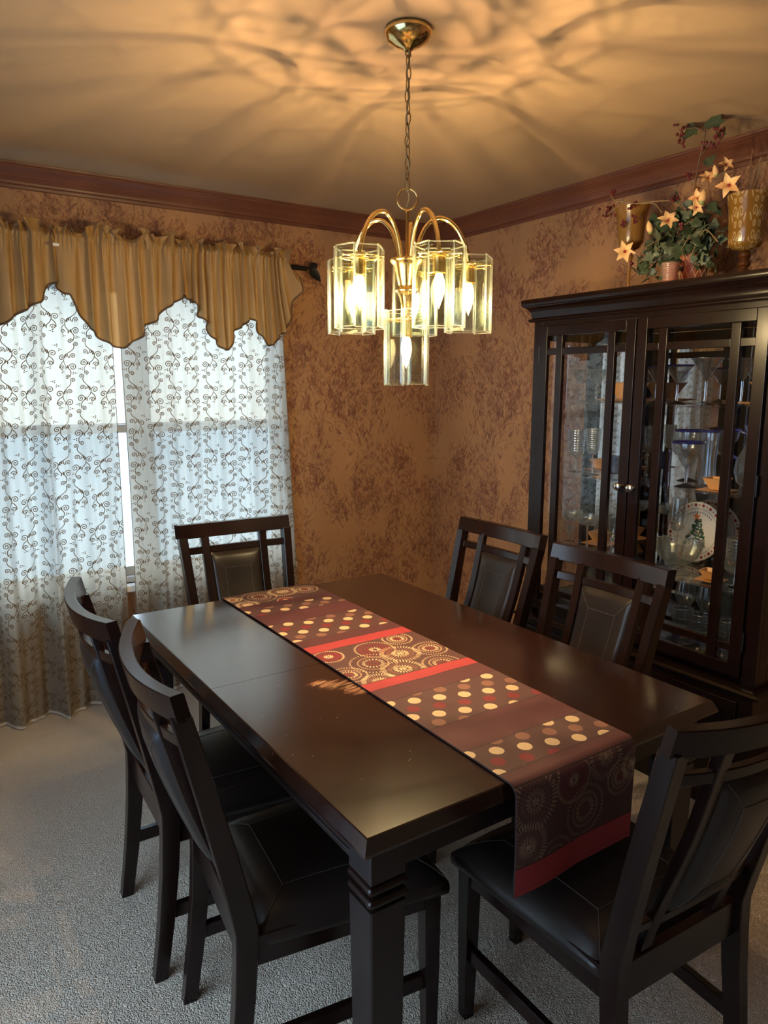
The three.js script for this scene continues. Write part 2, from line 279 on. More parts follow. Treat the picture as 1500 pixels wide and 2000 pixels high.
// ------------------------------------------------------------ the room
const X0 = -3.45, Z1 = 5.4, H = 2.44, TH = 0.16;
struct('ground', new THREE.PlaneGeometry(60, 60).rotateX(-Math.PI / 2).translate(0, -0.5, 0), M.ground);
struct('floor', box(X0 - TH, TH, -0.2, 0, -TH, Z1 + TH), M.carpet);
struct('ceiling', box(X0 - TH, TH, H, H + 0.15, -TH, Z1 + TH), M.ceiling);
struct('wall_right', box(0, TH, 0, H, 0, Z1), M.wall);
struct('wall_front', box(X0, 0, 0, H, Z1, Z1 + TH), M.plainWall);
const WX0 = -2.63, WX1 = -1.03, WY0 = 0.56, WY1 = 2.02; // the pair of windows behind the sheers
struct('wall_back', [box(X0, WX0, 0, H, -TH, 0), box(WX1, 0, 0, H, -TH, 0), box(WX0, WX1, 0, WY0, -TH, 0), box(WX0, WX1, WY1, H, -TH, 0)], M.wall);
const LZ0 = 1.5, LZ1 = 3.4, LY0 = 0.06, LY1 = 2.1; // tall window on the left, outside the picture
struct('wall_left', [box(X0 - TH, X0, 0, H, 0, LZ0), box(X0 - TH, X0, 0, H, LZ1, Z1), box(X0 - TH, X0, 0, LY0, LZ0, LZ1), box(X0 - TH, X0, LY1, H, LZ0, LZ1)], M.plainWall);
function sash(name, a0, a1, y0, y1, put, fw = 0.035, f = 0.05) { // put(a, b, c) turns along, up, depth into the room
  const g = new THREE.Group(); g.name = name; g.userData.kind = 'structure'; scene.add(g);
  const b = (a, c, d, e, f, h) => { const p = put(a, d, f), q = put(c, e, h); return box(Math.min(p.x, q.x), Math.max(p.x, q.x), Math.min(p.y, q.y), Math.max(p.y, q.y), Math.min(p.z, q.z), Math.max(p.z, q.z), 0.004); };
  const ym = y0 + (y1 - y0) * 0.52;
  mesh('frame', [b(a0, a0 + fw, y0, y1, -0.14, -0.01), b(a1 - fw, a1, y0, y1, -0.14, -0.01), b(a0, a1, y1 - fw, y1, -0.14, -0.01), b(a0, a1, y0, y0 + 0.03, -0.14, -0.01)], M.whitePaint, g);
  for (const [s0, s1, d, n] of [[y0 + 0.03, ym + 0.02, -0.075, 'lower_sash'], [ym - 0.02, y1 - fw, -0.11, 'upper_sash']]) {
    const s = mesh(n, [b(a0 + fw, a0 + fw + f, s0, s1, d, d + 0.03), b(a1 - fw - f, a1 - fw, s0, s1, d, d + 0.03), b(a0 + fw, a1 - fw, s0, s0 + 0.045, d, d + 0.03), b(a0 + fw, a1 - fw, s1 - 0.04, s1, d, d + 0.03)], M.whitePaint, g);
    mesh('pane', b(a0 + fw + f, a1 - fw - f, s0 + 0.045, s1 - 0.04, d + 0.012, d + 0.016), M.pane, s);
  }
}
sash('window_1', -2.63, -1.79, WY0, WY1, (a, b, c) => V(a, b, c), 0.02, 0.028);
sash('window_2', -1.76, -1.03, WY0, WY1, (a, b, c) => V(a, b, c), 0.02, 0.028);
sash('window_3', LZ0, LZ1, LY0, LY1, (a, b, c) => V(X0 + c, b, a));
struct('trim_1', box(-1.79, -1.76, WY0, WY1, -0.15, -0.002), M.whitePaint);
struct('trim_2', box(WX0 - 0.05, WX1 + 0.05, WY0 - 0.035, WY0, -0.02, 0.045, 0.006), M.whitePaint);
const crownProfile = [[0, -0.092], [0.008, -0.092], [0.012, -0.086], [0.012, -0.078], [0.02, -0.074], [0.022, -0.066], [0.03, -0.056], [0.042, -0.04], [0.056, -0.028], [0.066, -0.022], [0.07, -0.018], [0.07, -0.012], [0.08, -0.01], [0.084, -0.004], [0.084, 0], [0, 0]];
for (const [n, map, t0, t1] of [['trim_3', (a, b, t) => V(t, H + b, a), X0, 0], ['trim_4', (a, b, t) => V(-a, H + b, t), 0, Z1], ['trim_5', (a, b, t) => V(X0 + a, H + b, t), 0, Z1], ['trim_6', (a, b, t) => V(t, H + b, Z1 - a), X0, 0]]) struct(n, prism(crownProfile, map, t0, t1), M.crown);
const baseProfile = [[0, 0], [0.014, 0], [0.014, 0.085], [0.008, 0.098], [0, 0.1]];
for (const [n, map, t0, t1] of [['baseboard_back', (a, b, t) => V(t, b, a), X0, 0], ['baseboard_right', (a, b, t) => V(-a, b, t), 0, Z1], ['baseboard_left', (a, b, t) => V(X0 + a, b, t), 0, Z1], ['baseboard_front', (a, b, t) => V(t, b, Z1 - a), X0, 0]]) struct(n, prism(baseProfile, map, t0, t1), M.crown);

// ------------------------------------------------------------ dining table
const TX0 = -2.168, TX1 = -1.157, TZ0 = 1.158, TZ1 = 2.641, TY = 0.76, SEAM = 1.891;
{
  const t = thing('dining_table', 'dark brown rectangular dining table with a seam across its top', 'table', [(TX0 + TX1) / 2, 0, (TZ0 + TZ1) / 2]);
  const at = (g) => g.translate(-t.position.x, 0, -t.position.z);
  const c = 0.012;
  const half = (z0, z1, n0, n1) => { // top slab: sides flare outwards to a lower lip, the seam side is straight
    const x0 = TX0, x1 = TX1, a = n0 ? c : 0, b = n1 ? c : 0, pos = [], idx = [];
    const rings = [[0.0015, TY], [-0.001, TY - 0.002], [-c + 0.002, TY - 0.02], [-c, TY - 0.024], [-c, TY - 0.03], [0.01, TY - 0.032]];
    for (const [o, y] of rings) { const s0 = n0 ? z0 + o : z0 + 0.0006, s1 = n1 ? z1 - o : z1 - 0.0006; pos.push(x0 + o, y, s0, x1 - o, y, s0, x1 - o, y, s1, x0 + o, y, s1); }
    for (let k = 0; k < rings.length - 1; k++) for (let j = 0; j < 4; j++) { const p = k * 4 + j, q = k * 4 + (j + 1) % 4; idx.push(p, q, q + 4, p, q + 4, p + 4); }
    idx.push(0, 2, 1, 0, 3, 2); const e = (rings.length - 1) * 4; idx.push(e, e + 1, e + 2, e, e + 2, e + 3);
    let g = new THREE.BufferGeometry(); g.setAttribute('position', new THREE.Float32BufferAttribute(pos, 3)); g.setIndex(idx); g = toCreasedNormals(g, 0.3);
    const uv = []; for (let i = 0; i < g.attributes.position.count; i++) uv.push((g.attributes.position.getX(i) - TX0) / (TX1 - TX0), 1 - (g.attributes.position.getZ(i) - TZ0) / (TZ1 - TZ0));
    g.setAttribute('uv', new THREE.Float32BufferAttribute(uv, 2)); return g;
  };
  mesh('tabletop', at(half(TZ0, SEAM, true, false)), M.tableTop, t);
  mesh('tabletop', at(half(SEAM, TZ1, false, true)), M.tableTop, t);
  const I = 0.02, L = 0.078, y0 = 0.655, y1 = TY - 0.03;
  for (const [x0, x1, z0, z1] of [[TX0 + I + L, TX1 - I - L, TZ1 - I - 0.03, TZ1 - I - 0.008], [TX0 + I + L, TX1 - I - L, TZ0 + I + 0.008, TZ0 + I + 0.03]]) mesh('apron', at(box(x0, x1, y0, y1, z0, z1, 0.002)), M.espressoDull, t);
  for (const [x0, x1] of [[TX0 + I + 0.008, TX0 + I + 0.03], [TX1 - I - 0.03, TX1 - I - 0.008]]) mesh('apron', at(mergeGeometries([box(x0, x1, y0, y1, TZ0 + I + L, TZ1 - I - L, 0.002), box(x0 - 0.004, x1 + 0.004, y0, y0 + 0.014, TZ0 + I + L, TZ1 - I - L, 0.004)])), M.espressoDull, t);
  for (const sx of [0, 1]) for (const sz of [0, 1]) {
    const cx = sx ? TX1 - I - L / 2 : TX0 + I + L / 2, cz = sz ? TZ1 - I - L / 2 : TZ0 + I + L / 2, h = L / 2;
    const g = mergeGeometries([box(cx - h, cx + h, 0.644, y1, cz - h, cz + h, 0.003), box(cx - h + 0.008, cx + h - 0.008, 0.59, 0.65, cz - h + 0.008, cz + h - 0.008)]);
    const low = beam([V(cx, 0, cz), V(cx, 0.3, cz), V(cx, 0.59, cz)], (i) => V([0.031, 0.036, h][i], 0, 0), (i) => V(0, 0, [0.031, 0.036, h][i]), 0.003);
    const leg = mesh('leg', at(merge([g, low])), M.espressoDull, t);
    for (const y of [0.632, 0.606]) mesh('bead', at(new RoundedBoxGeometry(L + 0.008, 0.018, L + 0.008, 3, 0.0088).translate(cx, y, cz)), M.espresso, leg);
  }
}
// ------------------------------------------------------------ table runner
{
  const t = thing('table_runner', "brown and red patchwork table runner with dots, hanging over the table's near end", 'table runner', [-1.667, TY, 1.9]);
  const w = 0.355, x0 = -1.845, L = 1.74, r = 0.012, flatL = 2.653 - 1.15;
  const P = (u, v, off) => { // v along its length in metres
    const s = v * L, x = x0 + u * w + 0.004 * Math.sin(s * 2.1) + 0.003 * (u - 0.5);
    const puff = 0.0016 * noise.noise(u * 4, s * 9, 1.5) + 0.0012;
    const bend = Math.PI / 2 * r; let y, z, nx, ny;
    if (s < flatL) { y = TY + 0.001 + puff; z = 1.15 + s; nx = 0; ny = 1; }
    else if (s < flatL + bend) { const a = (s - flatL) / r; y = TY + 0.001 - r * (1 - Math.cos(a)) + puff * Math.cos(a); z = 2.653 + r * Math.sin(a); nx = Math.sin(a); ny = Math.cos(a); }
    else { const d = s - flatL - bend; y = TY + 0.001 - r - d; z = 2.653 + r + 0.012 * Math.min(1, d * 9) * Math.sin(u * 5.5 + 0.6) * 0.6 + 0.004; nx = 1; ny = 0; if (z < 2.667) z = 2.667; }
    return V(x, y + ny * off, z + nx * off);
  };
  const top = sheet((u, v) => P(u, v, 0.004), 30, 170, (u, v) => [u, 1 - v]);
  const hemV = 1 - 0.066 / L;
  mesh('cloth', top, M.runner, t).geometry.translate(-t.position.x, -t.position.y, -t.position.z);
  const edge = [];
  for (const u of [0, 1]) edge.push(sheet((a, b) => P(u, b, 0.004 * a), 1, 170));
  for (const v of [0, 1]) edge.push(sheet((a, b) => P(b, v, 0.004 * a), 1, 30));
  edge.push(sheet((u, v) => P(u, v, 0), 30, 170));
  mesh('lining', merge(edge).translate(-t.position.x, -t.position.y, -t.position.z), M.runnerBack, t);
}
// ------------------------------------------------------------ dining chairs
function makeChair() {
  const t = new THREE.Group();
  const Wt = 0.47, Wb = 0.408, Ht = 0.996, SY = 0.46, R1 = 0.124, sag = 0.046;
  const rake = (y) => y > SY ? -R1 * Math.pow((y - SY) / (Ht - SY), 1.08) : 0;
  const halfW = (y) => lerp(Wb / 2, Wt / 2, Math.max(0, (y - SY) / (Ht - SY)));
  const curve = (x, y) => { const q = x / halfW(y); return -sag * (1 - q * q) * sstep(SY - 0.05, 0.8, y); };
  const dip = (x, y) => -0.009 * (1 - Math.pow(x / halfW(y), 2)) * sstep(0.6, 0.9, y);
  const back = (x, y, d = 0) => V(x, y + dip(x, y), rake(y) + curve(x, y) + d);
  const up = V(0, 0.974, -0.225);
  // rear posts, raked above and splayed below the seat
  for (const s of [-1, 1]) {
    const pts = [], N = 12; const ys = [0, 0.15, 0.3, 0.4, 0.46, 0.52, 0.6, 0.7, 0.8, 0.9, 0.948];
    for (const y of ys) { const z = y > SY ? rake(y) : -0.047 * Math.pow((SY - y) / SY, 1.6); pts.push(V(s * (halfW(y) - 0.0165), y, z - 0.02)); }
    mesh('rear_leg', beam(pts, V(0.0165, 0, 0), (i) => V(0, 0, ys[i] < 0.46 ? lerp(0.017, 0.024, ys[i] / 0.46) : lerp(0.024, 0.019, (ys[i] - 0.46) / 0.5)), 0.002, 0.35), M.espresso, t);
    const fy = [0, 0.2, 0.43];
    mesh('front_leg', beam(fy.map((y) => V(s * lerp(0.2, 0.203, y), y, 0.4 - (0.43 - y) * -0.012)), (i) => V([0.014, 0.018, 0.0205][i], 0, 0), (i) => V(0, 0, [0.014, 0.018, 0.0205][i]), 0.002), M.espresso, t);
    mesh('side_rail', bar(V(s * 0.187, 0.405, -0.01), V(s * 0.206, 0.405, 0.385), V(0.0105, 0, 0), V(0, 0.034, 0)), M.espresso, t);
    mesh('stretcher', bar(V(s * 0.187, 0.18, -0.04), V(s * 0.2, 0.18, 0.4), V(0.0095, 0, 0), V(0, 0.019, 0)), M.espresso, t);
  }
  mesh('front_rail', bar(V(-0.19, 0.405, 0.4), V(0.19, 0.405, 0.4), V(0, 0, 0.0105), V(0, 0.034, 0)), M.espresso, t);
  mesh('rear_rail', bar(V(-0.18, 0.415, -0.02), V(0.18, 0.415, -0.02), V(0, 0, 0.0105), V(0, 0.042, 0)), M.espresso, t);
  // curved rails
  const rail = (name, y, hh, dd, inset, off) => {
    const pts = []; for (let i = 0; i <= 20; i++) { const x = lerp(-1, 1, i / 20) * (halfW(y) - inset); pts.push(back(x, y, off)); }
    return mesh(name, beam(pts, (i) => V(0, hh, 0).applyAxisAngle(V(1, 0, 0), -0.23), (i) => { const a = pts[Math.max(0, i - 1)], b = pts[Math.min(20, i + 1)], d = b.clone().sub(a); return V(-d.z, 0, d.x).normalize().multiplyScalar(-dd); }, 0.0025, 0.35), M.espresso, t);
  };
  rail('top_rail', Ht - 0.027, 0.0275, 0.0145, 0, -0.016);
  rail('upper_rail', 0.893, 0.0135, 0.009, 0.03, -0.016);
  rail('lower_rail', 0.535, 0.0125, 0.009, 0.03, -0.016);
  for (const s of [-1, 1]) {
    const pts = []; for (let i = 0; i <= 10; i++) { const y = lerp(0.455, 0.95, i / 10); pts.push(back(s * lerp(0.108, 0.121, i / 10), y, -0.014)); }
    mesh('slat', beam(pts, V(0.0155, 0, 0), V(0, 0, 0.0115), 0.002, 0.35), M.espresso, t);
  }
  // padded leather back, full on both faces
  const y0 = 0.548, y1 = 0.88, padX = (v) => lerp(0.094, 0.105, v);
  const bulge = (u, v) => Math.pow((1 - Math.pow(Math.abs(2 * u - 1), 5)) * (1 - Math.pow(Math.abs(2 * v - 1), 7)), 0.45);
  const P = (u, v, f) => { const y = lerp(y0, y1, v), x = (2 * u - 1) * padX(v); const seamDip = 0.002; return back(x, y, -0.014 + f * (0.004 + 0.017 * bulge(u, v))); };
  const pad = mesh('back_pad', [sheet((u, v) => P(u, v, 1), 24, 28), sheet((u, v) => P(1 - u, v, -1.15), 24, 28)], M.leather, t);
  const line = (f, list) => tube(list.map(([u, v]) => { const p = P(u, v, f); p.z += f * 0.0004; return p; }), 0.0009, list.length * 3, 5);
  const path = (a, b, n = 8) => Array.from({ length: n + 1 }, (_, i) => [lerp(a[0], b[0], i / n), lerp(a[1], b[1], i / n)]);
  for (const f of [1, -1.15]) {
    const q = [[0.24, 0.15], [0.76, 0.15], [0.76, 0.81], [0.24, 0.81]], k = [[0.03, 0.02], [0.97, 0.02], [0.97, 0.98], [0.03, 0.98]];
    mesh('seam', [0, 1, 2, 3].flatMap((i) => [line(f, path(q[i], q[(i + 1) % 4])), line(f, path(q[i], k[i]))]), M.seam, pad);
  }
  // seat cushion
  const S = (u, v) => { const x = 2 * u - 1, z = 2 * v - 1, w = lerp(0.195, 0.232, v); const e = Math.pow(Math.max(0, (1 - Math.pow(Math.abs(x), 6)) * (1 - Math.pow(Math.abs(z), 6))), 0.5);
    return V(x * w, 0.437 + 0.038 * e + 0.008 * (1 - x * x) * (1 - z * z), lerp(0.006, 0.432, v) + (v > 0.5 ? 0.006 * (1 - x * x) : 0)); };
  const skirt = sheet((u, v) => { const a = u * 4, k = Math.floor(a) % 4, f = a - Math.floor(a), p = k === 0 ? S(f, 0) : k === 1 ? S(1, f) : k === 2 ? S(1 - f, 1) : S(0, 1 - f); const o = 0.006 * Math.sin(v * Math.PI), c = V(0, 0, 0.22); return V(p.x + Math.sign(p.x - c.x) * o * (k % 2), p.y - 0.03 * v, p.z + (k === 0 ? -o : k === 2 ? o : 0)); }, 64, 4);
  const seat = mesh('seat_cushion', [sheet(S, 26, 26), skirt], M.leather, t);
  const sl = (list) => tube(list.map(([u, v]) => { const p = S(u, v); p.y += 0.0003; return p; }), 0.0009, list.length * 3, 5);
  const q = [[0.2, 0.18], [0.8, 0.18], [0.8, 0.82], [0.2, 0.82]], k = [[0.02, 0.02], [0.98, 0.02], [0.98, 0.98], [0.02, 0.98]];
  mesh('seam', [0, 1, 2, 3].flatMap((i) => [sl(path(q[i], q[(i + 1) % 4])), sl(path(q[i], k[i]))]), M.seam, seat);
  return t;
}
{
  const proto = makeChair(), G = 'dining chairs around the table';
  const put = [
    [-1.687, 1.023, -0.042, 'dark dining chair at the window end of the table, back to the curtains'],
    [-1.01, 1.556, -1.583, 'dark dining chair at the cabinet side, the farther one, against the painted wall'],
    [-1.061, 2.115, -1.584, 'dark dining chair at the cabinet side, the nearer one, before the glass doors'],
    [-2.262, 1.704, 1.538, 'leftmost dark dining chair, on the open carpet side of the table near the curtains'],
    [-2.248, 2.19, 1.461, 'dark dining chair on the open carpet side, just left of the near table leg'],
    [-1.56, 2.833, 3.096, 'dark dining chair seen from behind at the near end, under the hanging runner'],
  ];
  put.forEach(([x, z, a, label], i) => {
    const o = i ? proto.clone() : proto; o.name = numbered('dining_chair'); scene.add(o); o.position.set(x, 0, z); o.rotation.y = a; tag(o, label, 'chair', G);
  });
}

// ------------------------------------------------------------ chandelier
{
  const CX = -1.572, CZ = 1.91;
  const t = thing('chandelier', 'brass chandelier with glass shades and lit candle bulbs hanging over the table', 'chandelier', [CX, H, CZ]);
  const Y = (y) => y - H;
  mesh('canopy', lathe([[0, Y(2.386)], [0.01, Y(2.386)], [0.014, Y(2.392)], [0.03, Y(2.398)], [0.052, Y(2.41)], [0.0605, Y(2.424)], [0.062, Y(2.43)], [0.06, Y(2.4395)], [0, Y(2.4395)]], 48), M.brass, t);
  mesh('canopy_loop', new THREE.TorusGeometry(0.008, 0.0022, 8, 20).translate(0, Y(2.379), 0), M.chain, t);
  const n = 12, top = 2.374, bot = 2.044, pitch = (top - bot) / n;
  for (let i = 0; i < n; i++) {
    const pts = []; for (let k = 0; k < 20; k++) { const a = k / 20 * 6.283; pts.push(V(0.0072 * Math.cos(a), 0.0168 * Math.sin(a), 0)); }
    const g = tube(pts, 0.0017, 32, 6, true); g.rotateY(i % 2 ? 1.9 : 0.35).rotateZ(0.04 * Math.sin(i * 2.3)).translate(0.0015 * Math.sin(i * 1.7), Y(top - pitch * (i + 0.5)), 0);
    mesh('chain_link', g, M.chain, t);
  }
  mesh('cord', tube(Array.from({ length: 16 }, (_, i) => V(0.004 * Math.sin(i * 1.9), Y(lerp(2.39, 2.0, i / 15)), 0.004 * Math.cos(i * 2.3))), 0.0018, 60, 6), M.cord, t);
  mesh('ring', new THREE.TorusGeometry(0.027, 0.0022, 8, 40).rotateY(-0.62).translate(0, Y(2.021), 0), M.brass, t);
  mesh('stem', lathe([[0, Y(1.995)], [0.006, Y(1.994)], [0.0075, Y(1.988)], [0.005, Y(1.982)], [0.0045, Y(1.87)], [0.012, Y(1.862)], [0, Y(1.862)]], 20), M.brass, t);
  mesh('body', lathe([[0, Y(1.866)], [0.04, Y(1.868)], [0.047, Y(1.866)], [0.048, Y(1.862)], [0.044, Y(1.857)], [0.036, Y(1.847)], [0.03, Y(1.825)], [0.024, Y(1.8)], [0.02, Y(1.79)], [0.03, Y(1.787)], [0.033, Y(1.783)], [0.029, Y(1.778)], [0.021, Y(1.768)], [0.015, Y(1.745)], [0.011, Y(1.722)], [0.009, Y(1.7)], [0.009, Y(1.66)], [0, Y(1.66)]], 36), M.brass, t);
  const view = Math.atan2(-0.58, 0.815), off = -8 * Math.PI / 180;
  const flame = [[0, -0.088], [0.0028, -0.08], [0.0075, -0.068], [0.0128, -0.05], [0.0152, -0.036], [0.0142, -0.02], [0.0105, -0.006], [0.008, 0]];
  const socketProfile = [[0.0165, 0], [0.018, 0.002], [0.0165, 0.005], [0.016, 0.045], [0.0185, 0.048], [0.02, 0.052], [0.012, 0.056], [0, 0.056]];
  const panelShape = new THREE.Shape([V(-0.031, -0.1), V(0.031, -0.1), V(0.031, 0.1), V(-0.031, 0.1)].map((p) => new THREE.Vector2(p.x, p.y)));
  // one panel: clear pane, a raised bevel line inside its rim, and ground edges
  const paneGeo = box(-0.0235, 0.0235, -0.0925, 0.0925, -0.0022, 0.0022);
  const bevelFrame = (() => { // sloping border, thick at the pane and thin at the rim
    const A = [[-0.0235, -0.0925], [0.0235, -0.0925], [0.0235, 0.0925], [-0.0235, 0.0925]], C = [[-0.0305, -0.0995], [0.0305, -0.0995], [0.0305, 0.0995], [-0.0305, 0.0995]], pos = [], idx = [];
    for (const s of [1, -1]) { for (const [x, y] of A) pos.push(x, y, s * 0.0022); for (const [x, y] of C) pos.push(x, y, s * 0.0009); }
    for (const o of [0, 8]) for (let j = 0; j < 4; j++) { const a = o + j, b = o + (j + 1) % 4; if (o) idx.push(a, b + 4, b, a, a + 4, b + 4); else idx.push(a, b, b + 4, a, b + 4, a + 4); }
    const g = new THREE.BufferGeometry(); g.setAttribute('position', new THREE.Float32BufferAttribute(pos, 3)); g.setAttribute('uv', new THREE.Float32BufferAttribute(new Float32Array(32), 2)); g.setIndex(idx); return toCreasedNormals(g, 0.02); })();
  const e = 0.0011, rim = [[-0.031, 0.1, 0.031, 0.1], [-0.031, -0.1, 0.031, -0.1]].map(([a, b, c, d]) => box(a, c, b - e, b + e, -0.0022, 0.0022)).concat([-0.031, 0.031].map((x) => box(x - e, x + e, -0.1, 0.1, -0.0022, 0.0022)));
  const rimGeo = merge(rim);
  const panelGeo = mergeGeometries([flat(paneGeo), flat(rimGeo), flat(bevelFrame)], true);
  const gallery = [new THREE.TorusGeometry(0.05, 0.0022, 6, 36).rotateX(Math.PI / 2), new THREE.TorusGeometry(0.022, 0.002, 6, 24).rotateX(Math.PI / 2)];
  for (let k = 0; k < 6; k++) { const a = k / 6 * 6.283; gallery.push(tube([V(0.02 * Math.cos(a), 0, 0.02 * Math.sin(a)), V(0.061 * Math.cos(a), 0, 0.061 * Math.sin(a))], 0.0016, 2, 6)); gallery.push(new THREE.SphereGeometry(0.0034, 8, 6).translate(0.0615 * Math.cos(a), 0, 0.0615 * Math.sin(a))); }
  const galleryGeo = merge(gallery);
  const flameGeo = lathe(flame, 18), socketGeo = lathe(socketProfile, 22);
  const shade = (x, y, z, turn) => {
    const s = mesh('shade', galleryGeo.clone(), M.brass, t); s.position.set(x, Y(y), z); s.rotation.y = turn;
    mesh('socket', socketGeo, M.brass, s).position.y = -0.045;
    const b = mesh('bulb', flameGeo, bulbMat, s); b.position.y = -0.045;
    for (let k = 0; k < 6; k++) { const a = k / 6 * 6.283, p = mesh('glass_panel', panelGeo, [M.chandelierGlass, M.chandelierEdge, M.chandelierBevel], s), r = k % 2 ? 0.0585 : 0.0535; p.position.set(r * Math.cos(a), -0.075 - (k % 2 ? 0.003 : 0), r * Math.sin(a)); p.rotation.y = Math.PI / 2 - a; }
    const l = new THREE.PointLight(lin(...BULB_COLOR), BULB, 0, 2); l.position.set(CX + x, y - 0.045 - 0.042, CZ + z); l.castShadow = true; l.shadow.radius = 0.12; scene.add(l);
  };
  for (let k = 0; k < 5; k++) {
    const a = [-36, 36, -108, 108, 180][k] * Math.PI / 180 + off, sx = 0.815 * Math.sin(a) - 0.58 * Math.cos(a), sz = 0.58 * Math.sin(a) + 0.815 * Math.cos(a), r = 0.175;
    const P = (q, y) => V(sx * q, Y(y), sz * q);
    mesh('arm', tube([P(0.018, 1.845), P(0.024, 1.875), P(0.034, 1.915), P(0.052, 1.952), P(0.08, 1.975), P(0.11, 1.972), P(0.14, 1.948), P(0.163, 1.905), P(0.173, 1.868), P(0.175, 1.845)], 0.0058, 60, 12), M.brass, t);
    shade(sx * r, 1.852, sz * r, a + k * 0.5);
  }
  shade(0, 1.706, 0, 0.32);
}

// ------------------------------------------------------------ curtains
{
  const G = 'embroidered sheer curtains';
  const sheer = (name, label, x0, x1, fold, flare) => {
    const w = x1 - x0, t = thing(name, label, 'curtain', [(x0 + x1) / 2, 0, 0.09], 0, G);
    const f = (u, v) => { const y = lerp(2.13, 0.008, v), grow = lerp(0.45, 1, v); const x = lerp(x0, x1, u) + flare(u, v); const q = fold(u, v) * grow; return V(x - t.position.x, y, 0.09 + q - t.position.z); };
    const g = sheet(f, 220, 36); const p = g.attributes.position, uv = g.attributes.uv; // arc length across, so that the pattern keeps its size
    for (let j = 0; j <= 36; j++) { let s = 0; for (let i = 0; i <= 220; i++) { const k = j * 221 + i; if (i) s += Math.hypot(p.getX(k) - p.getX(k - 1), p.getZ(k) - p.getZ(k - 1)); uv.setXY(k, s + x0, p.getY(k)); } }
    mesh('cloth', g, M.sheer, t);
    const hem = []; for (const dy of [0.012]) hem.push(sheet((u, v) => { const p = f(u, 1); return V(p.x, p.y + dy * (1 - v), p.z + 0.0025); }, 220, 1));
    mesh('hem', hem, std({ color: lin(0.42, 0.36, 0.28), roughness: 0.9 }), t);
    for (const u of [0, 1]) mesh('edge', tube(Array.from({ length: 24 }, (_, i) => f(u, i / 23)), 0.0018, 46, 5), M.sheer, t);
  };
  const bump = (x, c, w) => Math.exp(-Math.pow((x - c) / w, 2));
  sheer('sheer_curtain', 'cream embroidered sheer curtain with deep folds, left of the bright gap', -2.86, -1.915, (u, v) => { const x = lerp(-2.86, -1.915, u); return 0.017 * Math.sin(x * 31 + 0.5 * Math.sin(v * 2)) + 0.013 * Math.sin(x * 67 + 1 + 0.3 * v) + 0.005 * Math.sin(x * 140) + 0.075 * bump(x, -2.245 + 0.02 * v, 0.028) + 0.06 * bump(x, -2.43, 0.05) + 0.05 * bump(x, -2.62, 0.04) + 0.012 * bump(x, -2.07, 0.02); }, (u, v) => -0.004 * v * u + 0.02 * v * v * (u > 0.98 ? 1 : 0) * 0);
  sheer('sheer_curtain', 'cream embroidered sheer curtain right of the bright gap, behind the window end chair', -1.89, -1.07, (u, v) => { const x = lerp(-1.89, -1.07, u); return 0.014 * Math.sin(x * 36 + 1) + 0.014 * Math.sin(x * 71 + 0.4 * Math.sin(v * 3)) + 0.005 * Math.sin(x * 150 + v) + 0.03 * bump(x, -1.36, 0.02) + 0.022 * bump(x, -1.7, 0.03) - 0.035 * sstep(-1.13, -1.07, x); }, (u, v) => 0.1 * u * u * u * v + 0.012 * (1 - u) * Math.sin(v * 3));
}
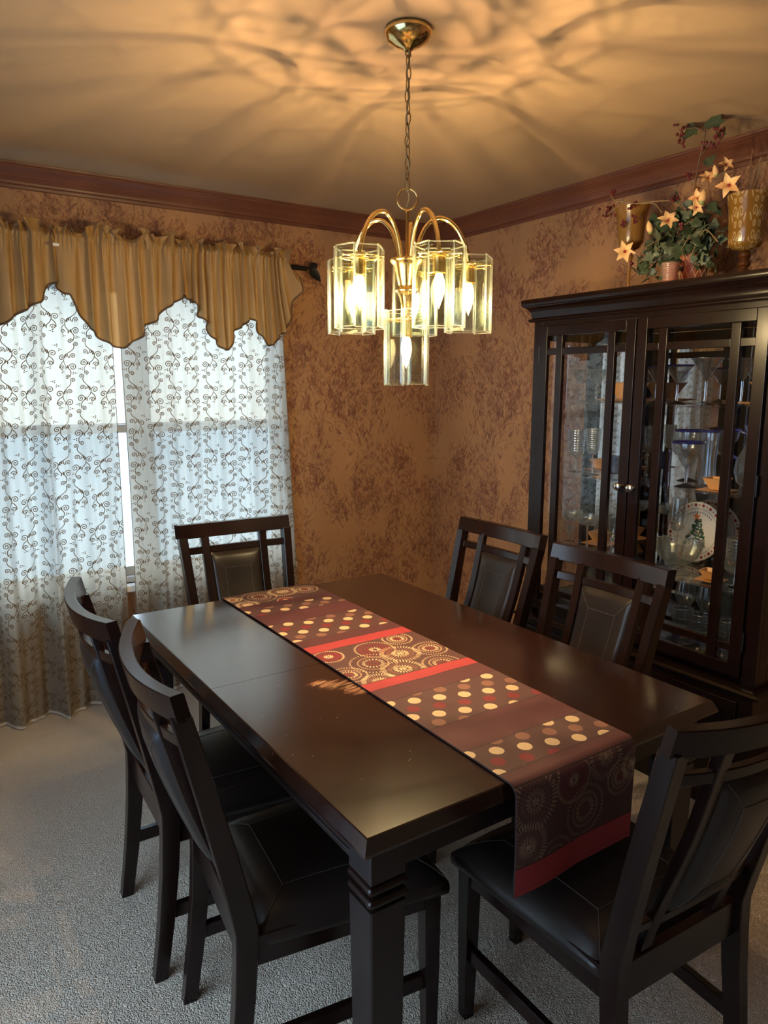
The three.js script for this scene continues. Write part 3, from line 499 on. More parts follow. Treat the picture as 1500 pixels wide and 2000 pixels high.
// ------------------------------------------------------------ curtain rod and valances
{
  const r = thing('curtain_rod', 'black metal curtain rod ending in two iron leaves right of the gold valance', 'curtain rod', [-1.945, 2.115, 0.15]);
  mesh('rod', tube([V(-0.98, 0, 0), V(0.93, 0.0, 0)], 0.0095, 2, 14), M.blackMetal, r);
  mesh('ferrule', new THREE.CylinderGeometry(0.0125, 0.0125, 0.075, 18).rotateZ(Math.PI / 2).translate(0.955, 0, 0), M.blackMetal, r);
  const leaf = (L, W) => { const f = (u, v) => { const w = W * Math.sin(Math.PI * Math.pow(v, 0.75)) * (1 - 0.15 * v); return V((2 * u - 1) * w, v * L, 0.006 * Math.sin(v * 3) - 0.18 * w * (1 - Math.pow(2 * u - 1, 2))); }; const a = sheet(f, 8, 12), b = sheet((u, v) => { const p = f(u, v); p.z += 0.0022; return p; }, 8, 12); return merge([a, b, tube([f(0.5, 0), f(0.5, 0.5), f(0.5, 0.98)].map((p) => { p.z += 0.003; return p; }), 0.0016, 10, 5)]); };
  const fin = mesh('finial', [tube([V(0.99, 0, 0), V(1.01, 0.003, 0), V(1.022, 0.002, 0)], 0.0055, 8, 8)], M.blackMetal, r);
  mesh('leaf', leaf(0.085, 0.026).rotateZ(-2.35).translate(1.014, 0.0, 0.004), M.blackMetal, fin);
  mesh('leaf', leaf(0.052, 0.024).rotateZ(-1.0).translate(1.014, 0.0, 0.0), M.blackMetal, fin);
  for (const x of [-0.93, 0.91]) mesh('bracket', [tube([V(x, -0.012, 0), V(x, -0.03, -0.07), V(x, -0.03, -0.148)], 0.005, 12, 8), box(x - 0.015, x + 0.015, -0.06, 0.01, -0.149, -0.143)], M.blackMetal, r);

  const G = 'gold satin valance panels';
  const pieces = [
    ['gold satin valance panel cut off by the left edge of the picture', [[-2.84, 1.9], [-2.72, 1.84], [-2.6, 1.73], [-2.52, 1.70], [-2.40, 1.76], [-2.37, 1.775], [-2.30, 1.825], [-2.225, 1.87], [-2.215, 1.905], [-2.175, 1.947], [-2.161, 1.95]], 10, 0.35, 0],
    ['wide gold satin valance panel with one low point, middle of the row', [[-2.165, 1.95], [-2.13, 1.91], [-2.115, 1.905], [-2.1, 1.865], [-2.05, 1.80], [-2.035, 1.765], [-1.955, 1.698], [-1.90, 1.69], [-1.815, 1.745], [-1.80, 1.79], [-1.74, 1.82], [-1.70, 1.875], [-1.64, 1.91], [-1.613, 1.93]], 8, 0.3, 1.7],
    ['tightly gathered gold satin valance panel with two low points, nearest the leaf finial', [[-1.618, 1.93], [-1.565, 1.905], [-1.545, 1.855], [-1.505, 1.80], [-1.495, 1.755], [-1.44, 1.695], [-1.41, 1.695], [-1.39, 1.74], [-1.375, 1.785], [-1.33, 1.81], [-1.30, 1.855], [-1.262, 1.825], [-1.25, 1.785], [-1.20, 1.72], [-1.165, 1.728], [-1.15, 1.76], [-1.105, 1.80], [-1.07, 1.91], [-1.03, 2.0], [-1.022, 2.06]], 15, 0.55, 3.1],
  ];
  for (const [label, con, folds, tight, ph] of pieces) {
    const x0 = con[0][0], x1 = con[con.length - 1][0], t = thing('valance', label, 'valance', [(x0 + x1) / 2, 2.115, 0.16], 0, G);
    const hem = (x) => { for (let i = 1; i < con.length; i++) if (x <= con[i][0]) { const a = con[i - 1], b = con[i]; return lerp(a[1], b[1], (x - a[0]) / (b[0] - a[0])); } return con[con.length - 1][1]; };
    const end = x1 > -1.1 ? 0.06 : 0, w = x1 - x0;
    const Z = (u, d) => { // d: 0 at the rod, 1 at the hem
      const b = noise.noise(u * folds * 0.6, ph, 0.5), a = u * folds * 6.283 + ph + b * 4.5 + 0.5 * d * Math.sin(u * 9), k = Math.sin(a), am = 0.75 + 0.9 * Math.abs(noise.noise(u * folds * 0.31 + 4, ph, 2.5)) * 2;
      return (0.025 * am * Math.sign(k) * Math.pow(Math.abs(k), 0.9) * lerp(0.5, 1.15, d) + 0.006 * Math.sin(a * 2.3 + 1.3) * lerp(0.6, 0.5, d) + 0.0035 * Math.sin(u * w * 420 + 3 * b) * (1 - sstep(0, 0.25, d))) * (1 - 0.25 * d) + 0.03 * d * d * tight + 0.02 * noise.noise(u * 7, d * 1.5, ph) * d; };
    const f = (u, v) => { // v 0 hem .. 1 rod pocket
      const xh = lerp(x0, x1, u), yh = hem(xh), y = lerp(yh, 2.125, v); let x = xh; if (end) x -= end * v * Math.pow(u, 5); x += 0.006 * Math.sin(u * folds * 6.283 + ph + 0.8) * (1 - v);
      return V(x - t.position.x, y - 2.115, 0.195 + Z(u, 1 - v) - t.position.z); };
    const nu = Math.round(w * 340);
    const header = (u, v) => { const p = f(u, 1), q = v * v, n1 = noise.noise(u * w * 17, ph, 7.1), n2 = noise.noise(u * w * 31 + 9, ph, 3.1); p.y += 0.058 * v + q * (0.05 * noise.noise(u * w * 15, 2.2, ph) + 0.012 * n2); p.z += q * (0.12 * n1 + 0.022 * Math.sin(u * w * 150 + 4 * n2)) + 0.004 * Math.sin(u * w * 420) * v + 0.012 * Math.sin(Math.min(1, v * 1.6) * Math.PI) - 0.012 * v; p.x += q * (0.05 * n2 + 0.016 * Math.cos(u * w * 150)); return p; };
    mesh('cloth', sheet(f, nu, 22), M.satin, t);
    mesh('ruffle', sheet(header, nu * 2, 8), M.satin, t);
    mesh('hem_trim', tube(Array.from({ length: 90 }, (_, i) => f(i / 89, 0)), 0.0046, 180, 6), M.satinTrim, t);
  }
  tag(mesh('curtain_tag', box(-0.012, 0.012, -0.006, 0.006, -0.001, 0.001, 0.0008).translate(-2.155, 2.098, 0.232), M.whitePaint), 'small white cloth tag sticking out of the valance gathers at the left', 'tag');
}

// ------------------------------------------------------------ china cabinet
const CF = -0.42, CZ0 = 1.252, CZ1 = 2.352, CTOP = 1.892;
{
  const t = thing('china_cabinet', 'tall dark china cabinet with two glazed lattice doors against the right wall', 'cabinet', [-0.22, 0, (CZ0 + CZ1) / 2]);
  const O = [-t.position.x, 0, -t.position.z], B = (...a) => box(...a).translate(...O);
  const E = M.espresso;
  mesh('back_board', B(-0.026, -0.018, 0.5, 1.8, CZ0, CZ1), E, t);
  mesh('mirror_back', B(-0.032, -0.027, 0.53, 1.78, CZ0 + 0.03, CZ1 - 0.03), M.mirror, t);
  for (const [z0, z1] of [[CZ0, CZ0 + 0.022], [CZ1 - 0.022, CZ1]]) {
    mesh('side_frame', [B(CF + 0.02, CF + 0.07, 0.5, 1.8, z0, z1, 0.002), B(-0.075, -0.018, 0.5, 1.8, z0, z1, 0.002), B(CF + 0.07, -0.075, 0.5, 0.57, z0, z1), B(CF + 0.07, -0.075, 1.72, 1.8, z0, z1)], E, t);
    mesh('side_pane', B(CF + 0.07, -0.075, 0.57, 1.72, z0 + 0.008, z0 + 0.013), M.pane, t);
  }
  mesh('top_board', B(CF + 0.02, -0.018, 1.782, 1.8, CZ0 + 0.022, CZ1 - 0.022), E, t);
  mesh('floor_board', B(CF + 0.02, -0.032, 0.5, 0.52, CZ0 + 0.022, CZ1 - 0.022), E, t);
  mesh('face_frame', [B(CF, CF + 0.02, 0.5, 1.8, CZ0, 1.298, 0.002), B(CF, CF + 0.02, 0.5, 1.8, 2.302, CZ1, 0.002), B(CF, CF + 0.02, 1.778, 1.8, 1.298, 2.302)], E, t);
  // base with a moulded ledge
  mesh('base', [B(CF - 0.02, -0.018, 0.07, 0.475, CZ0 - 0.01, CZ1 + 0.01, 0.003), B(CF, -0.018, 0, 0.07, CZ0, CZ1)], E, t);
  const ledge = [[0, 0.475], [0.03, 0.475], [0.036, 0.48], [0.036, 0.486], [0.028, 0.494], [0.014, 0.499], [0, 0.5]];
  const uLoft = (prof) => { // a moulding that runs round left end, front and right end, mitred
    const pos = [], idx = [], uv = []; prof.forEach(([o, y], k) => { const L = [[-0.018, CZ0 - o], [CF - o, CZ0 - o], [CF - o, CZ1 + o], [-0.018, CZ1 + o]]; L.forEach(([x, z], j) => { pos.push(x + O[0], y, z + O[2]); uv.push(k * 0.02, [0, 0.4, 1.5, 1.9][j]); }); });
    for (let k = 0; k < prof.length - 1; k++) for (let j = 0; j < 3; j++) { const a = k * 4 + j; idx.push(a, a + 1, a + 5, a, a + 5, a + 4); }
    const e = (prof.length - 1) * 4; idx.push(e, e + 1, e + 2, e, e + 2, e + 3, 0, 2, 1, 0, 3, 2);
    const g = new THREE.BufferGeometry(); g.setAttribute('position', new THREE.Float32BufferAttribute(pos, 3)); g.setAttribute('uv', new THREE.Float32BufferAttribute(uv, 2)); g.setIndex(idx); return toCreasedNormals(g, 0.55); };
  mesh('ledge', uLoft(ledge), E, t);
  for (const [z0, z1] of [[1.29, 1.79], [1.81, 2.31]]) {
    const d = mesh('base_door', [B(CF - 0.034, CF - 0.02, 0.11, 0.45, z0, z1, 0.003)], E, t); mesh('door_panel', B(CF - 0.04, CF - 0.034, 0.16, 0.4, z0 + 0.05, z1 - 0.05, 0.004), E, d);
  }
  const cove = [[0, 1.796], [0.014, 1.797], [0.019, 1.802], [0.019, 1.806], [0.015, 1.811], [0.008, 1.813]];
  for (let i = 0; i <= 8; i++) { const a = i / 8 * 1.35; cove.push([0.009 + 0.030 * (1 - Math.cos(a)) * 1.05, 1.815 + 0.044 * Math.sin(a)]); }
  cove.push([0.036, 1.862], [0.041, 1.864], [0.043, 1.868], [0.043, 1.886], [0.040, 1.891], [0, CTOP]);
  mesh('cornice', uLoft(cove), E, t);
  const SH = [1.458, 1.15, 0.81];
  for (const y of SH) mesh('glass_shelf', B(CF + 0.04, -0.034, y - 0.007, y - 0.0005, CZ0 + 0.026, CZ1 - 0.026, 0.001), M.pane, t);
  // doors
  const door = (z0, z1, knobZ, hingeZ) => {
    const y0 = 0.53, y1 = 1.776, st = 0.044, tr = 0.042, br = 0.045, x0 = CF - 0.014, x1 = CF + 0.006, mw = 0.034, p = 0.051;
    const d = mesh('door', [B(x0, x1, y0, y1, z0, z0 + st, 0.0025), B(x0, x1, y0, y1, z1 - st, z1, 0.0025), B(x0, x1, y1 - tr, y1, z0 + st, z1 - st, 0.0025), B(x0, x1, y0, y0 + br, z0 + st, z1 - st, 0.0025)], E, t);
    const a0 = z0 + st, a3 = z1 - st, m1 = a0 + p, m2 = a3 - p - mw, hy = [[0.615, 0.643], [1.655, 1.683]];
    for (const m of [m1, m2]) mesh('muntin', B(x0 + 0.001, x1, y0 + br, y1 - tr, m, m + mw, 0.002), E, d);
    const cols = [[a0, m1], [m1 + mw, m2], [m2 + mw, a3]], rows = [[y0 + br, hy[0][0]], [hy[0][1], hy[1][0]], [hy[1][1], y1 - tr]];
    for (const [c0, c1] of cols) { for (const [h0, h1] of hy) mesh('muntin', B(x0 + 0.003, x1, h0, h1, c0, c1, 0.002), E, d); for (const [r0, r1] of rows) mesh('glass_pane', B(CF + 0.006, CF + 0.009, r0 - 0.003, r1 + 0.003, c0 - 0.003, c1 + 0.003), M.pane, d); }
    const k = lathe([[0, 0], [0.0085, 0], [0.0085, 0.004], [0.006, 0.008], [0.006, 0.016], [0.012, 0.02], [0.0155, 0.026], [0.0155, 0.03], [0.013, 0.034], [0.006, 0.0365], [0, 0.037]], 24).rotateZ(Math.PI / 2).translate(x0 + O[0], 1.14, knobZ + O[2]);
    mesh('knob', k, M.chrome, d).userData.label = 'round brushed metal knob';
    for (const y of [0.66, 1.2, 1.66]) mesh('hinge', new THREE.CylinderGeometry(0.0035, 0.0035, 0.07, 10).translate(x0 + 0.003 + O[0], y, hingeZ + O[2]), M.blackMetal, d);
    return d;
  };
  door(1.299, 1.793, 1.768, 1.296); door(1.799, 2.301, 1.825, 2.304);
}

// ------------------------------------------------------------ glassware
const G3 = (name, label, category, [x, y, z], parts, group) => { const t = thing(name, label, category, [x, y + 0.0002, z], 0, group); for (const [n, g, m] of parts) mesh(n, Array.isArray(g[0]) ? lathe(g) : g, m, t); return t; };
const shell = (pts, w = 0.0016) => [...pts, ...[...pts].reverse().map(([r, y], i) => [Math.max(0, r - w), y + (i === pts.length - 1 ? w : 0)])];
const foot = (r, h = 0.006) => [[0, 0], [r, 0], [r, 0.0012], [r * 0.5, h * 0.6], [0.005, h], [0, h]];
const S1 = 1.458, S2 = 1.15, S3 = 0.81, S0 = 0.52, TG = M.tableGlass, SG = M.solidGlass;
const martini = (h, r, rimMat, footMat) => { const hs = h * 0.5; return [['foot', foot(0.034, 0.012), footMat ?? SG], ['stem', [[0, 0.01], [0.005, 0.011], [0.004, hs * 0.5], [0.005, hs], [0, hs]], SG], ['bowl', shell([[0.003, hs], [r * 0.35, hs + (h - hs) * 0.33], [r * 0.97, h - 0.004]]), TG], ['rim', new THREE.TorusGeometry(r * 0.97, rimMat ? 0.0035 : 0.0014, 8, 36).rotateX(Math.PI / 2).translate(0, h - 0.003, 0), rimMat ?? TG]]; };
const cactus = () => { const pts = Array.from({ length: 12 }, (_, i) => V(0.006 * Math.sin(i * 2.1), 0.008 + i * 0.0065, 0.004 * Math.cos(i * 2.1))); return [['foot', foot(0.034), SG], ['stem', merge([tube(pts, 0.004, 40, 8), tube([V(0, 0.04, 0), V(0.016, 0.043, 0), V(0.018, 0.062, 0)], 0.003, 12, 6)]), M.cutGlass], ['bowl', shell([[0.004, 0.078], [0.02, 0.083], [0.03, 0.1], [0.045, 0.137]]), TG]]; };
G3('cactus_stem_glass', 'glass with a twisted cactus stem, leftmost on the top shelf', 'glass', [-0.28, S1, 1.407], cactus(), 'cactus stem glasses');
G3('cactus_stem_glass', "glass with a twisted cactus stem, just left of the top shelf's wooden bowl", 'glass', [-0.315, S1, 1.522], cactus(), 'cactus stem glasses');
G3('martini_glass', "blue rimmed martini glass seen through the narrow pane beside the right knob's door frame", 'glass', [-0.25, S1, 1.765], martini(0.145, 0.05, M.blueGlass, M.darkGlass), 'martini glasses');
G3('martini_glass', 'blue rimmed martini glass at the left of the large right pane, top shelf', 'glass', [-0.3, S1, 1.893], martini(0.147, 0.054, M.blueGlass, M.darkGlass), 'martini glasses');
G3('martini_glass', 'clear wide martini glass in the middle of the right door on the top shelf', 'glass', [-0.26, S1, 1.985], martini(0.172, 0.058), 'martini glasses');
G3('martini_glass', 'clear wide martini glass at the right behind the middle one on the top shelf', 'glass', [-0.15, S1, 2.06], martini(0.172, 0.058), 'martini glasses');
function squareBowl(label, pos, s, mat = M.bowlWood) { // a flared square bowl on a square plate
  const t = thing('square_bowl', label, 'bowl', pos, 0.12, 'flared square wooden bowls');
  const ringAt = (r, y) => [[-r, y, -r], [r, y, -r], [r, y, r], [-r, y, r]];
  const loft = (rs) => { const pos = [], idx = []; rs.forEach(([r, y]) => pos.push(...ringAt(r * s, y * s).flat())); for (let k = 0; k < rs.length - 1; k++) for (let j = 0; j < 4; j++) { const a = k * 4 + j, b = k * 4 + (j + 1) % 4; idx.push(a, b, b + 4, a, b + 4, a + 4); } const e = (rs.length - 1) * 4; idx.push(e, e + 1, e + 2, e, e + 2, e + 3, 0, 2, 1, 0, 3, 2); const g = new THREE.BufferGeometry(); g.setAttribute('position', new THREE.Float32BufferAttribute(pos, 3)); g.setIndex(idx); return toCreasedNormals(g, 0.3); };
  mesh('plate', loft([[0.06, 0.0005], [0.088, 0.008], [0.092, 0.012], [0.086, 0.0125], [0.055, 0.006]]), mat, t);
  mesh('bowl', loft([[0.026, 0.012], [0.03, 0.014], [0.062, 0.08], [0.066, 0.083], [0.06, 0.083], [0.024, 0.018]]), mat, t);
}
squareBowl('flared square wooden bowl on its plate, top shelf behind the left door', [-0.16, S1, 1.56], 1);
squareBowl('flared wooden bowl on its plate, right end of the top shelf', [-0.17, S1, 2.195], 1);
squareBowl('small flared wooden bowl on the middle shelf behind the hobnail pilsner glass', [-0.14, S2, 1.42], 0.6);
squareBowl('small flared wooden bowl on the middle shelf at the right, below the glass pitcher', [-0.325, S2, 2.1], 0.6);
squareBowl('small flared wooden bowl on the lowest glass shelf beside the coupe glasses', [-0.14, S3, 1.44], 0.7);
squareBowl('small flared wooden bowl on the lowest glass shelf right of the cut crystal bowl', [-0.3, S3, 2.088], 0.5);
const ribbed = (r0, r1, y0, y1, n, a) => { const o = []; for (let i = 0; i <= n * 4; i++) { const t = i / (n * 4); o.push([lerp(r0, r1, t) + a * Math.abs(Math.sin(t * n * Math.PI)), lerp(y0, y1, t)]); } return o; };
G3('goblet', 'ribbed clear goblet on a short stem, middle shelf behind the left door', 'glass', [-0.28, S2, 1.394], [['foot', foot(0.034), SG], ['stem', [[0, 0.005], [0.006, 0.006], [0.009, 0.022], [0.005, 0.034], [0.011, 0.046], [0.005, 0.058], [0, 0.06]], M.cutGlass], ['bowl', shell([[0.004, 0.06], [0.022, 0.064], [0.034, 0.082], ...ribbed(0.035, 0.04, 0.088, 0.186, 9, 0.0014)]), TG]]);
G3('pilsner_glass', 'tall hobnail pilsner glass on a thin stem right of the ribbed goblet', 'glass', [-0.3, S2, 1.505], [['foot', foot(0.032), SG], ['stem', [[0, 0.005], [0.0045, 0.006], [0.004, 0.08], [0, 0.086]], SG], ['bowl', shell([[0.004, 0.086], [0.016, 0.09], [0.025, 0.104], ...ribbed(0.026, 0.031, 0.11, 0.198, 10, 0.0018)]), M.cutGlass]]);
G3('tumbler', 'small faceted blue glass tumbler beside the left door knob', 'glass', [-0.2, S2, 1.545], [['cup', shell([[0.004, 0.001], [0.026, 0.001], [0.028, 0.01], [0.031, 0.078]]), std({ color: lin(0.28, 0.34, 0.5), transmission: 0.85, thickness: 0, roughness: 0.1 })]]);
const margarita = (h, r) => [['foot', foot(0.04, 0.014), M.darkGlass], ['stem', [[0, 0.012], [0.0055, 0.013], [0.0045, h * 0.3], [0.006, h * 0.42], [0, h * 0.43]], SG], ['bowl', shell([[0.004, h * 0.42], [0.018, h * 0.47], [0.03, h * 0.6], [0.034, h * 0.68], [r * 0.9, h * 0.76], [r, h * 0.86], [r, h - 0.003]], 0.002), TG], ['rim', new THREE.TorusGeometry(r - 0.001, 0.0042, 8, 40).rotateX(Math.PI / 2).translate(0, h - 0.004, 0), M.blueGlass]];
G3('margarita_glass', 'large margarita glass with a cobalt blue rim and dark foot, front of the middle shelf', 'glass', [-0.31, S2, 1.963], margarita(0.172, 0.058), 'margarita glasses');
G3('margarita_glass', 'blue rimmed margarita glass standing behind the front one on the middle shelf', 'glass', [-0.15, S2, 1.862], margarita(0.205, 0.058), 'margarita glasses');
G3('tumbler', 'tall clear tumbler with a cobalt blue rim on the middle shelf', 'glass', [-0.215, S2, 1.99], [['cup', shell([[0.004, 0.001], [0.026, 0.001], [0.028, 0.01], [0.027, 0.1], [0.033, 0.208]]), TG], ['rim', new THREE.TorusGeometry(0.0325, 0.0038, 8, 32).rotateX(Math.PI / 2).translate(0, 0.207, 0), M.blueGlass]]);
{
  const p = G3('pitcher', 'round clear pitcher with blue rim and handle, right end of the middle shelf', 'pitcher', [-0.13, S2, 2.125], [['body', shell([[0.004, 0.001], [0.04, 0.001], [0.06, 0.02], [0.072, 0.06], [0.066, 0.105], [0.044, 0.145], [0.036, 0.175], [0.042, 0.225], [0.046, 0.236]], 0.002), TG], ['rim', new THREE.TorusGeometry(0.045, 0.004, 8, 32).rotateX(Math.PI / 2).translate(0, 0.236, 0), M.blueGlass]]);
  mesh('handle', tube([V(-0.01, 0.2, -0.038), V(-0.015, 0.212, -0.075), V(-0.02, 0.17, -0.098), V(-0.015, 0.12, -0.088), V(-0.01, 0.105, -0.062)], 0.007, 30, 8), M.blueGlass, p);
}
const coupe = () => [['foot', foot(0.033), SG], ['stem', [[0, 0.005], [0.0045, 0.006], [0.0035, 0.06], [0.0045, 0.112], [0, 0.114]], SG], ['bowl', new THREE.LatheGeometry(shell([[0.004, 0.113], [0.026, 0.118], [0.041, 0.13], [0.047, 0.15], [0.046, 0.162]]).map(([r, y]) => new THREE.Vector2(r, y)), 40), M.cutGlass]];
G3('coupe_glass', 'fluted champagne coupe on the lowest shelf, the left one of two behind the left door', 'glass', [-0.27, S3, 1.38], coupe(), 'champagne coupes');
G3('coupe_glass', 'fluted champagne coupe on the lowest shelf, the right one of two behind the left door', 'glass', [-0.3, S3, 1.497], coupe(), 'champagne coupes');
G3('champagne_flute', 'slim champagne flute right of the two coupes, under the left door knob', 'glass', [-0.25, S3, 1.59], [['foot', foot(0.03), SG], ['stem', [[0, 0.005], [0.004, 0.006], [0.003, 0.055], [0, 0.06]], SG], ['bowl', shell([[0.003, 0.06], [0.014, 0.075], [0.022, 0.11], [0.024, 0.16]]), TG]]);
G3('cordial_glass', 'tiny cordial glass at the left end of the lowest shelf', 'glass', [-0.2, S3, 1.31], [['foot', foot(0.022), SG], ['stem', [[0, 0.005], [0.003, 0.006], [0.003, 0.03], [0, 0.032]], SG], ['bowl', shell([[0.003, 0.031], [0.014, 0.038], [0.017, 0.055], [0.018, 0.075]]), M.cutGlass]]);
{ // the standing holiday plate, printed
  const S = 512, [c, x] = canvas(S, S); x.fillStyle = 'rgb(214,208,198)'; x.fillRect(0, 0, S, S);
  for (let k = 0; k < 40; k++) { const a = k / 40 * 6.283; x.fillStyle = k % 2 ? 'rgb(150,52,48)' : 'rgb(176,96,84)'; x.beginPath(); x.arc(256 + 226 * Math.cos(a), 256 + 226 * Math.sin(a), k % 2 ? 13 : 8, 0, 6.3); x.fill(); }
  x.strokeStyle = 'rgb(110,60,54)'; x.lineWidth = 3; x.beginPath(); x.arc(256, 256, 196, 0, 6.3); x.stroke();
  for (let k = 0; k < 260; k++) { const q = rnd(), y = 150 + 230 * q, w = 20 + 92 * q; x.fillStyle = `rgb(${30 + rr(0, 40)},${58 + rr(0, 40)},${44 + rr(0, 24)})`; x.beginPath(); x.ellipse(256 + rr(-w, w), y, rr(6, 14), rr(3, 7), rr(-0.6, 0.6), 0, 6.3); x.fill(); }
  x.fillStyle = 'rgb(216,122,70)'; x.beginPath(); for (let k = 0; k < 10; k++) { const a = -1.571 + k * 0.6283, r = k % 2 ? 17 : 44; x.lineTo(240 + r * Math.cos(a), 128 + r * Math.sin(a)); } x.fill();
  x.fillStyle = 'rgb(92,92,132)'; for (let k = 0; k < 12; k++) { const a = -2.35 + k * 0.14; x.fillRect(256 + 166 * Math.cos(a), 250 + 166 * Math.sin(a), 9, 14); }
  for (let k = 0; k < 14; k++) { x.fillStyle = ['rgb(170,40,40)', 'rgb(210,170,80)', 'rgb(90,110,170)'][k % 3]; x.beginPath(); x.arc(256 + rr(-80, 80), rr(240, 370), 6, 0, 6.3); x.fill(); }
  const m = std({ map: tex(c), roughness: 0.22 });
  const t = thing('plate', 'standing white plate printed with a tree, a star and a dotted rim', 'plate', [-0.085, S3, 1.88]);
  const g = lathe([[0, 0], [0.07, 0.0], [0.082, 0.006], [0.14, 0.014], [0.143, 0.017], [0.138, 0.019], [0.08, 0.011], [0.07, 0.006], [0, 0.006]], 48); const p = g.attributes.position, uv = g.attributes.uv;
  for (let i = 0; i < p.count; i++) uv.setXY(i, 0.5 + p.getZ(i) / 0.29, 0.5 + p.getX(i) / 0.29);
  g.scale(0.86, 0.86, 0.86).rotateZ(Math.PI / 2 - 0.2).translate(0.0, 0.127, 0); mesh('dish', g, m, t);
  mesh('stand', [tube([V(-0.05, 0.004, -0.03), V(0.0, 0.006, -0.03), V(0.045, 0.12, -0.02)], 0.0028, 12, 6), tube([V(-0.05, 0.004, 0.03), V(0.0, 0.006, 0.03), V(0.045, 0.12, 0.02)], 0.0028, 12, 6), tube([V(-0.045, 0.004, -0.03), V(-0.045, 0.004, 0.03)], 0.0028, 4, 6)], M.blackMetal, t);
}
G3('stemless_glass', 'clear stemless wine glass standing before the printed plate', 'glass', [-0.165, S3, 1.845], [['foot', foot(0.03), SG], ['stem', [[0, 0.005], [0.004, 0.006], [0.004, 0.13], [0, 0.132]], SG], ['bowl', shell([[0.003, 0.131], [0.02, 0.138], [0.033, 0.165], [0.035, 0.2], [0.03, 0.27]]), TG]]);
{
  const t = thing('crystal_bowl', 'cut crystal footed bowl sparkling on the lowest glass shelf in the right door', 'bowl', [-0.3, S3, 1.945]);
  mesh('foot', lathe([[0, 0], [0.05, 0], [0.052, 0.006], [0.03, 0.02], [0.024, 0.034], [0, 0.036]], 12), M.cutGlass, t);
  const g = new THREE.LatheGeometry(shell([[0.01, 0.034], [0.045, 0.042], [0.07, 0.065], [0.085, 0.1], [0.09, 0.128]], 0.005).map(([r, y]) => new THREE.Vector2(r, y)), 40); const p = g.attributes.position;
  for (let i = 0; i < p.count; i++) { const x = p.getX(i), z = p.getZ(i), y = p.getY(i), a = Math.atan2(z, x), r = Math.hypot(x, z), q = 1 + 0.045 * Math.cos(a * 20) * Math.cos(y * 190) + (y > 0.12 ? 0.03 * Math.cos(a * 10) : 0); p.setXYZ(i, x * q, y + (y > 0.12 ? 0.005 * Math.cos(a * 10) : 0), z * q); }
  mesh('bowl', toCreasedNormals(g, 0.2), M.cutGlass, t);
}
G3('crystal_dish', 'low cut crystal dish between the footed crystal bowl and the tall wine glass', 'dish', [-0.12, S3, 2.085], [['dish', shell([[0.004, 0.001], [0.03, 0.002], [0.05, 0.02], [0.066, 0.05], [0.068, 0.056]], 0.003), M.cutGlass]]);
G3('wine_glass', 'tall fluted wine glass at the right end of the lowest glass shelf', 'glass', [-0.3, S3, 2.182], [['foot', foot(0.034), SG], ['stem', [[0, 0.005], [0.0045, 0.006], [0.0035, 0.07], [0, 0.074]], SG], ['bowl', shell([[0.004, 0.073], [0.025, 0.08], [0.034, 0.1], ...ribbed(0.035, 0.036, 0.105, 0.178, 6, 0.001)]), M.cutGlass]]);
G3('hobnail_bowl', 'low hobnail glass bowl on the cabinet floor behind the left door', 'bowl', [-0.2, S0, 1.34], [['bowl', shell([[0.01, 0.001], [0.03, 0.002], ...ribbed(0.045, 0.06, 0.012, 0.06, 5, 0.003)], 0.003), M.cutGlass]]);
for (const [z, lab] of [[1.43, 'yellow candle in a clear glass jar on the cabinet floor, the left one'], [1.52, 'yellow candle in a clear glass jar on the cabinet floor, the right one']]) G3('candle_jar', lab, 'candle', [-0.15, S0, z], [['candle', [[0, 0.004], [0.028, 0.004], [0.028, 0.115], [0, 0.118]], M.yellowWax], ['jar', shell([[0.004, 0.001], [0.031, 0.001], [0.032, 0.01], [0.032, 0.165]]), TG]], 'candle jars');
G3('green_stem_glass', 'tall glass with a bright green stem left of the candle jars', 'glass', [-0.13, S0, 1.355], [['foot', foot(0.03), SG], ['stem', [[0, 0.005], [0.0055, 0.006], [0.0045, 0.06], [0.008, 0.075], [0.0045, 0.09], [0, 0.11]], M.greenGlass], ['bowl', shell([[0.003, 0.11], [0.02, 0.12], [0.03, 0.15], [0.028, 0.2]]), TG]]);
const ringTumbler = () => [['cup', shell([[0.004, 0.001], [0.034, 0.001], ...ribbed(0.036, 0.041, 0.006, 0.12, 9, 0.002)], 0.002), TG], ['base', [[0, 0.0022], [0.033, 0.0022], [0.033, 0.007], [0, 0.007]], M.blueGlass]];
for (const [x, z, l] of [[-0.18, 1.905, 'ring ribbed glass tumbler on the cabinet floor, leftmost of three'], [-0.19, 2.0, 'ring ribbed glass tumbler on the cabinet floor, middle one of three'], [-0.18, 2.1, 'ring ribbed glass tumbler on the cabinet floor, rightmost of three']]) G3('ribbed_tumbler', l, 'glass', [x, S0, z], ringTumbler(), 'ring ribbed tumblers');
for (const [x, z, l] of [[-0.085, 1.85, 'clear balloon wine glass behind the ribbed tumblers, the left one'], [-0.085, 1.95, 'clear balloon wine glass behind the ribbed tumblers, the right one']]) G3('balloon_glass', l, 'glass', [x, S0, z], [['foot', foot(0.033), SG], ['stem', [[0, 0.005], [0.0045, 0.006], [0.004, 0.085], [0, 0.09]], SG], ['bowl', shell([[0.003, 0.09], [0.025, 0.1], [0.042, 0.135], [0.042, 0.16], [0.033, 0.205]]), TG]], 'balloon wine glasses');
G3('glass_dish', 'shallow smoked glass dish at the front of the cabinet floor', 'dish', [-0.3, S0, 1.98], [['dish', shell([[0.004, 0.001], [0.025, 0.001], [0.05, 0.012], [0.056, 0.024]], 0.002), M.darkGlass]]);

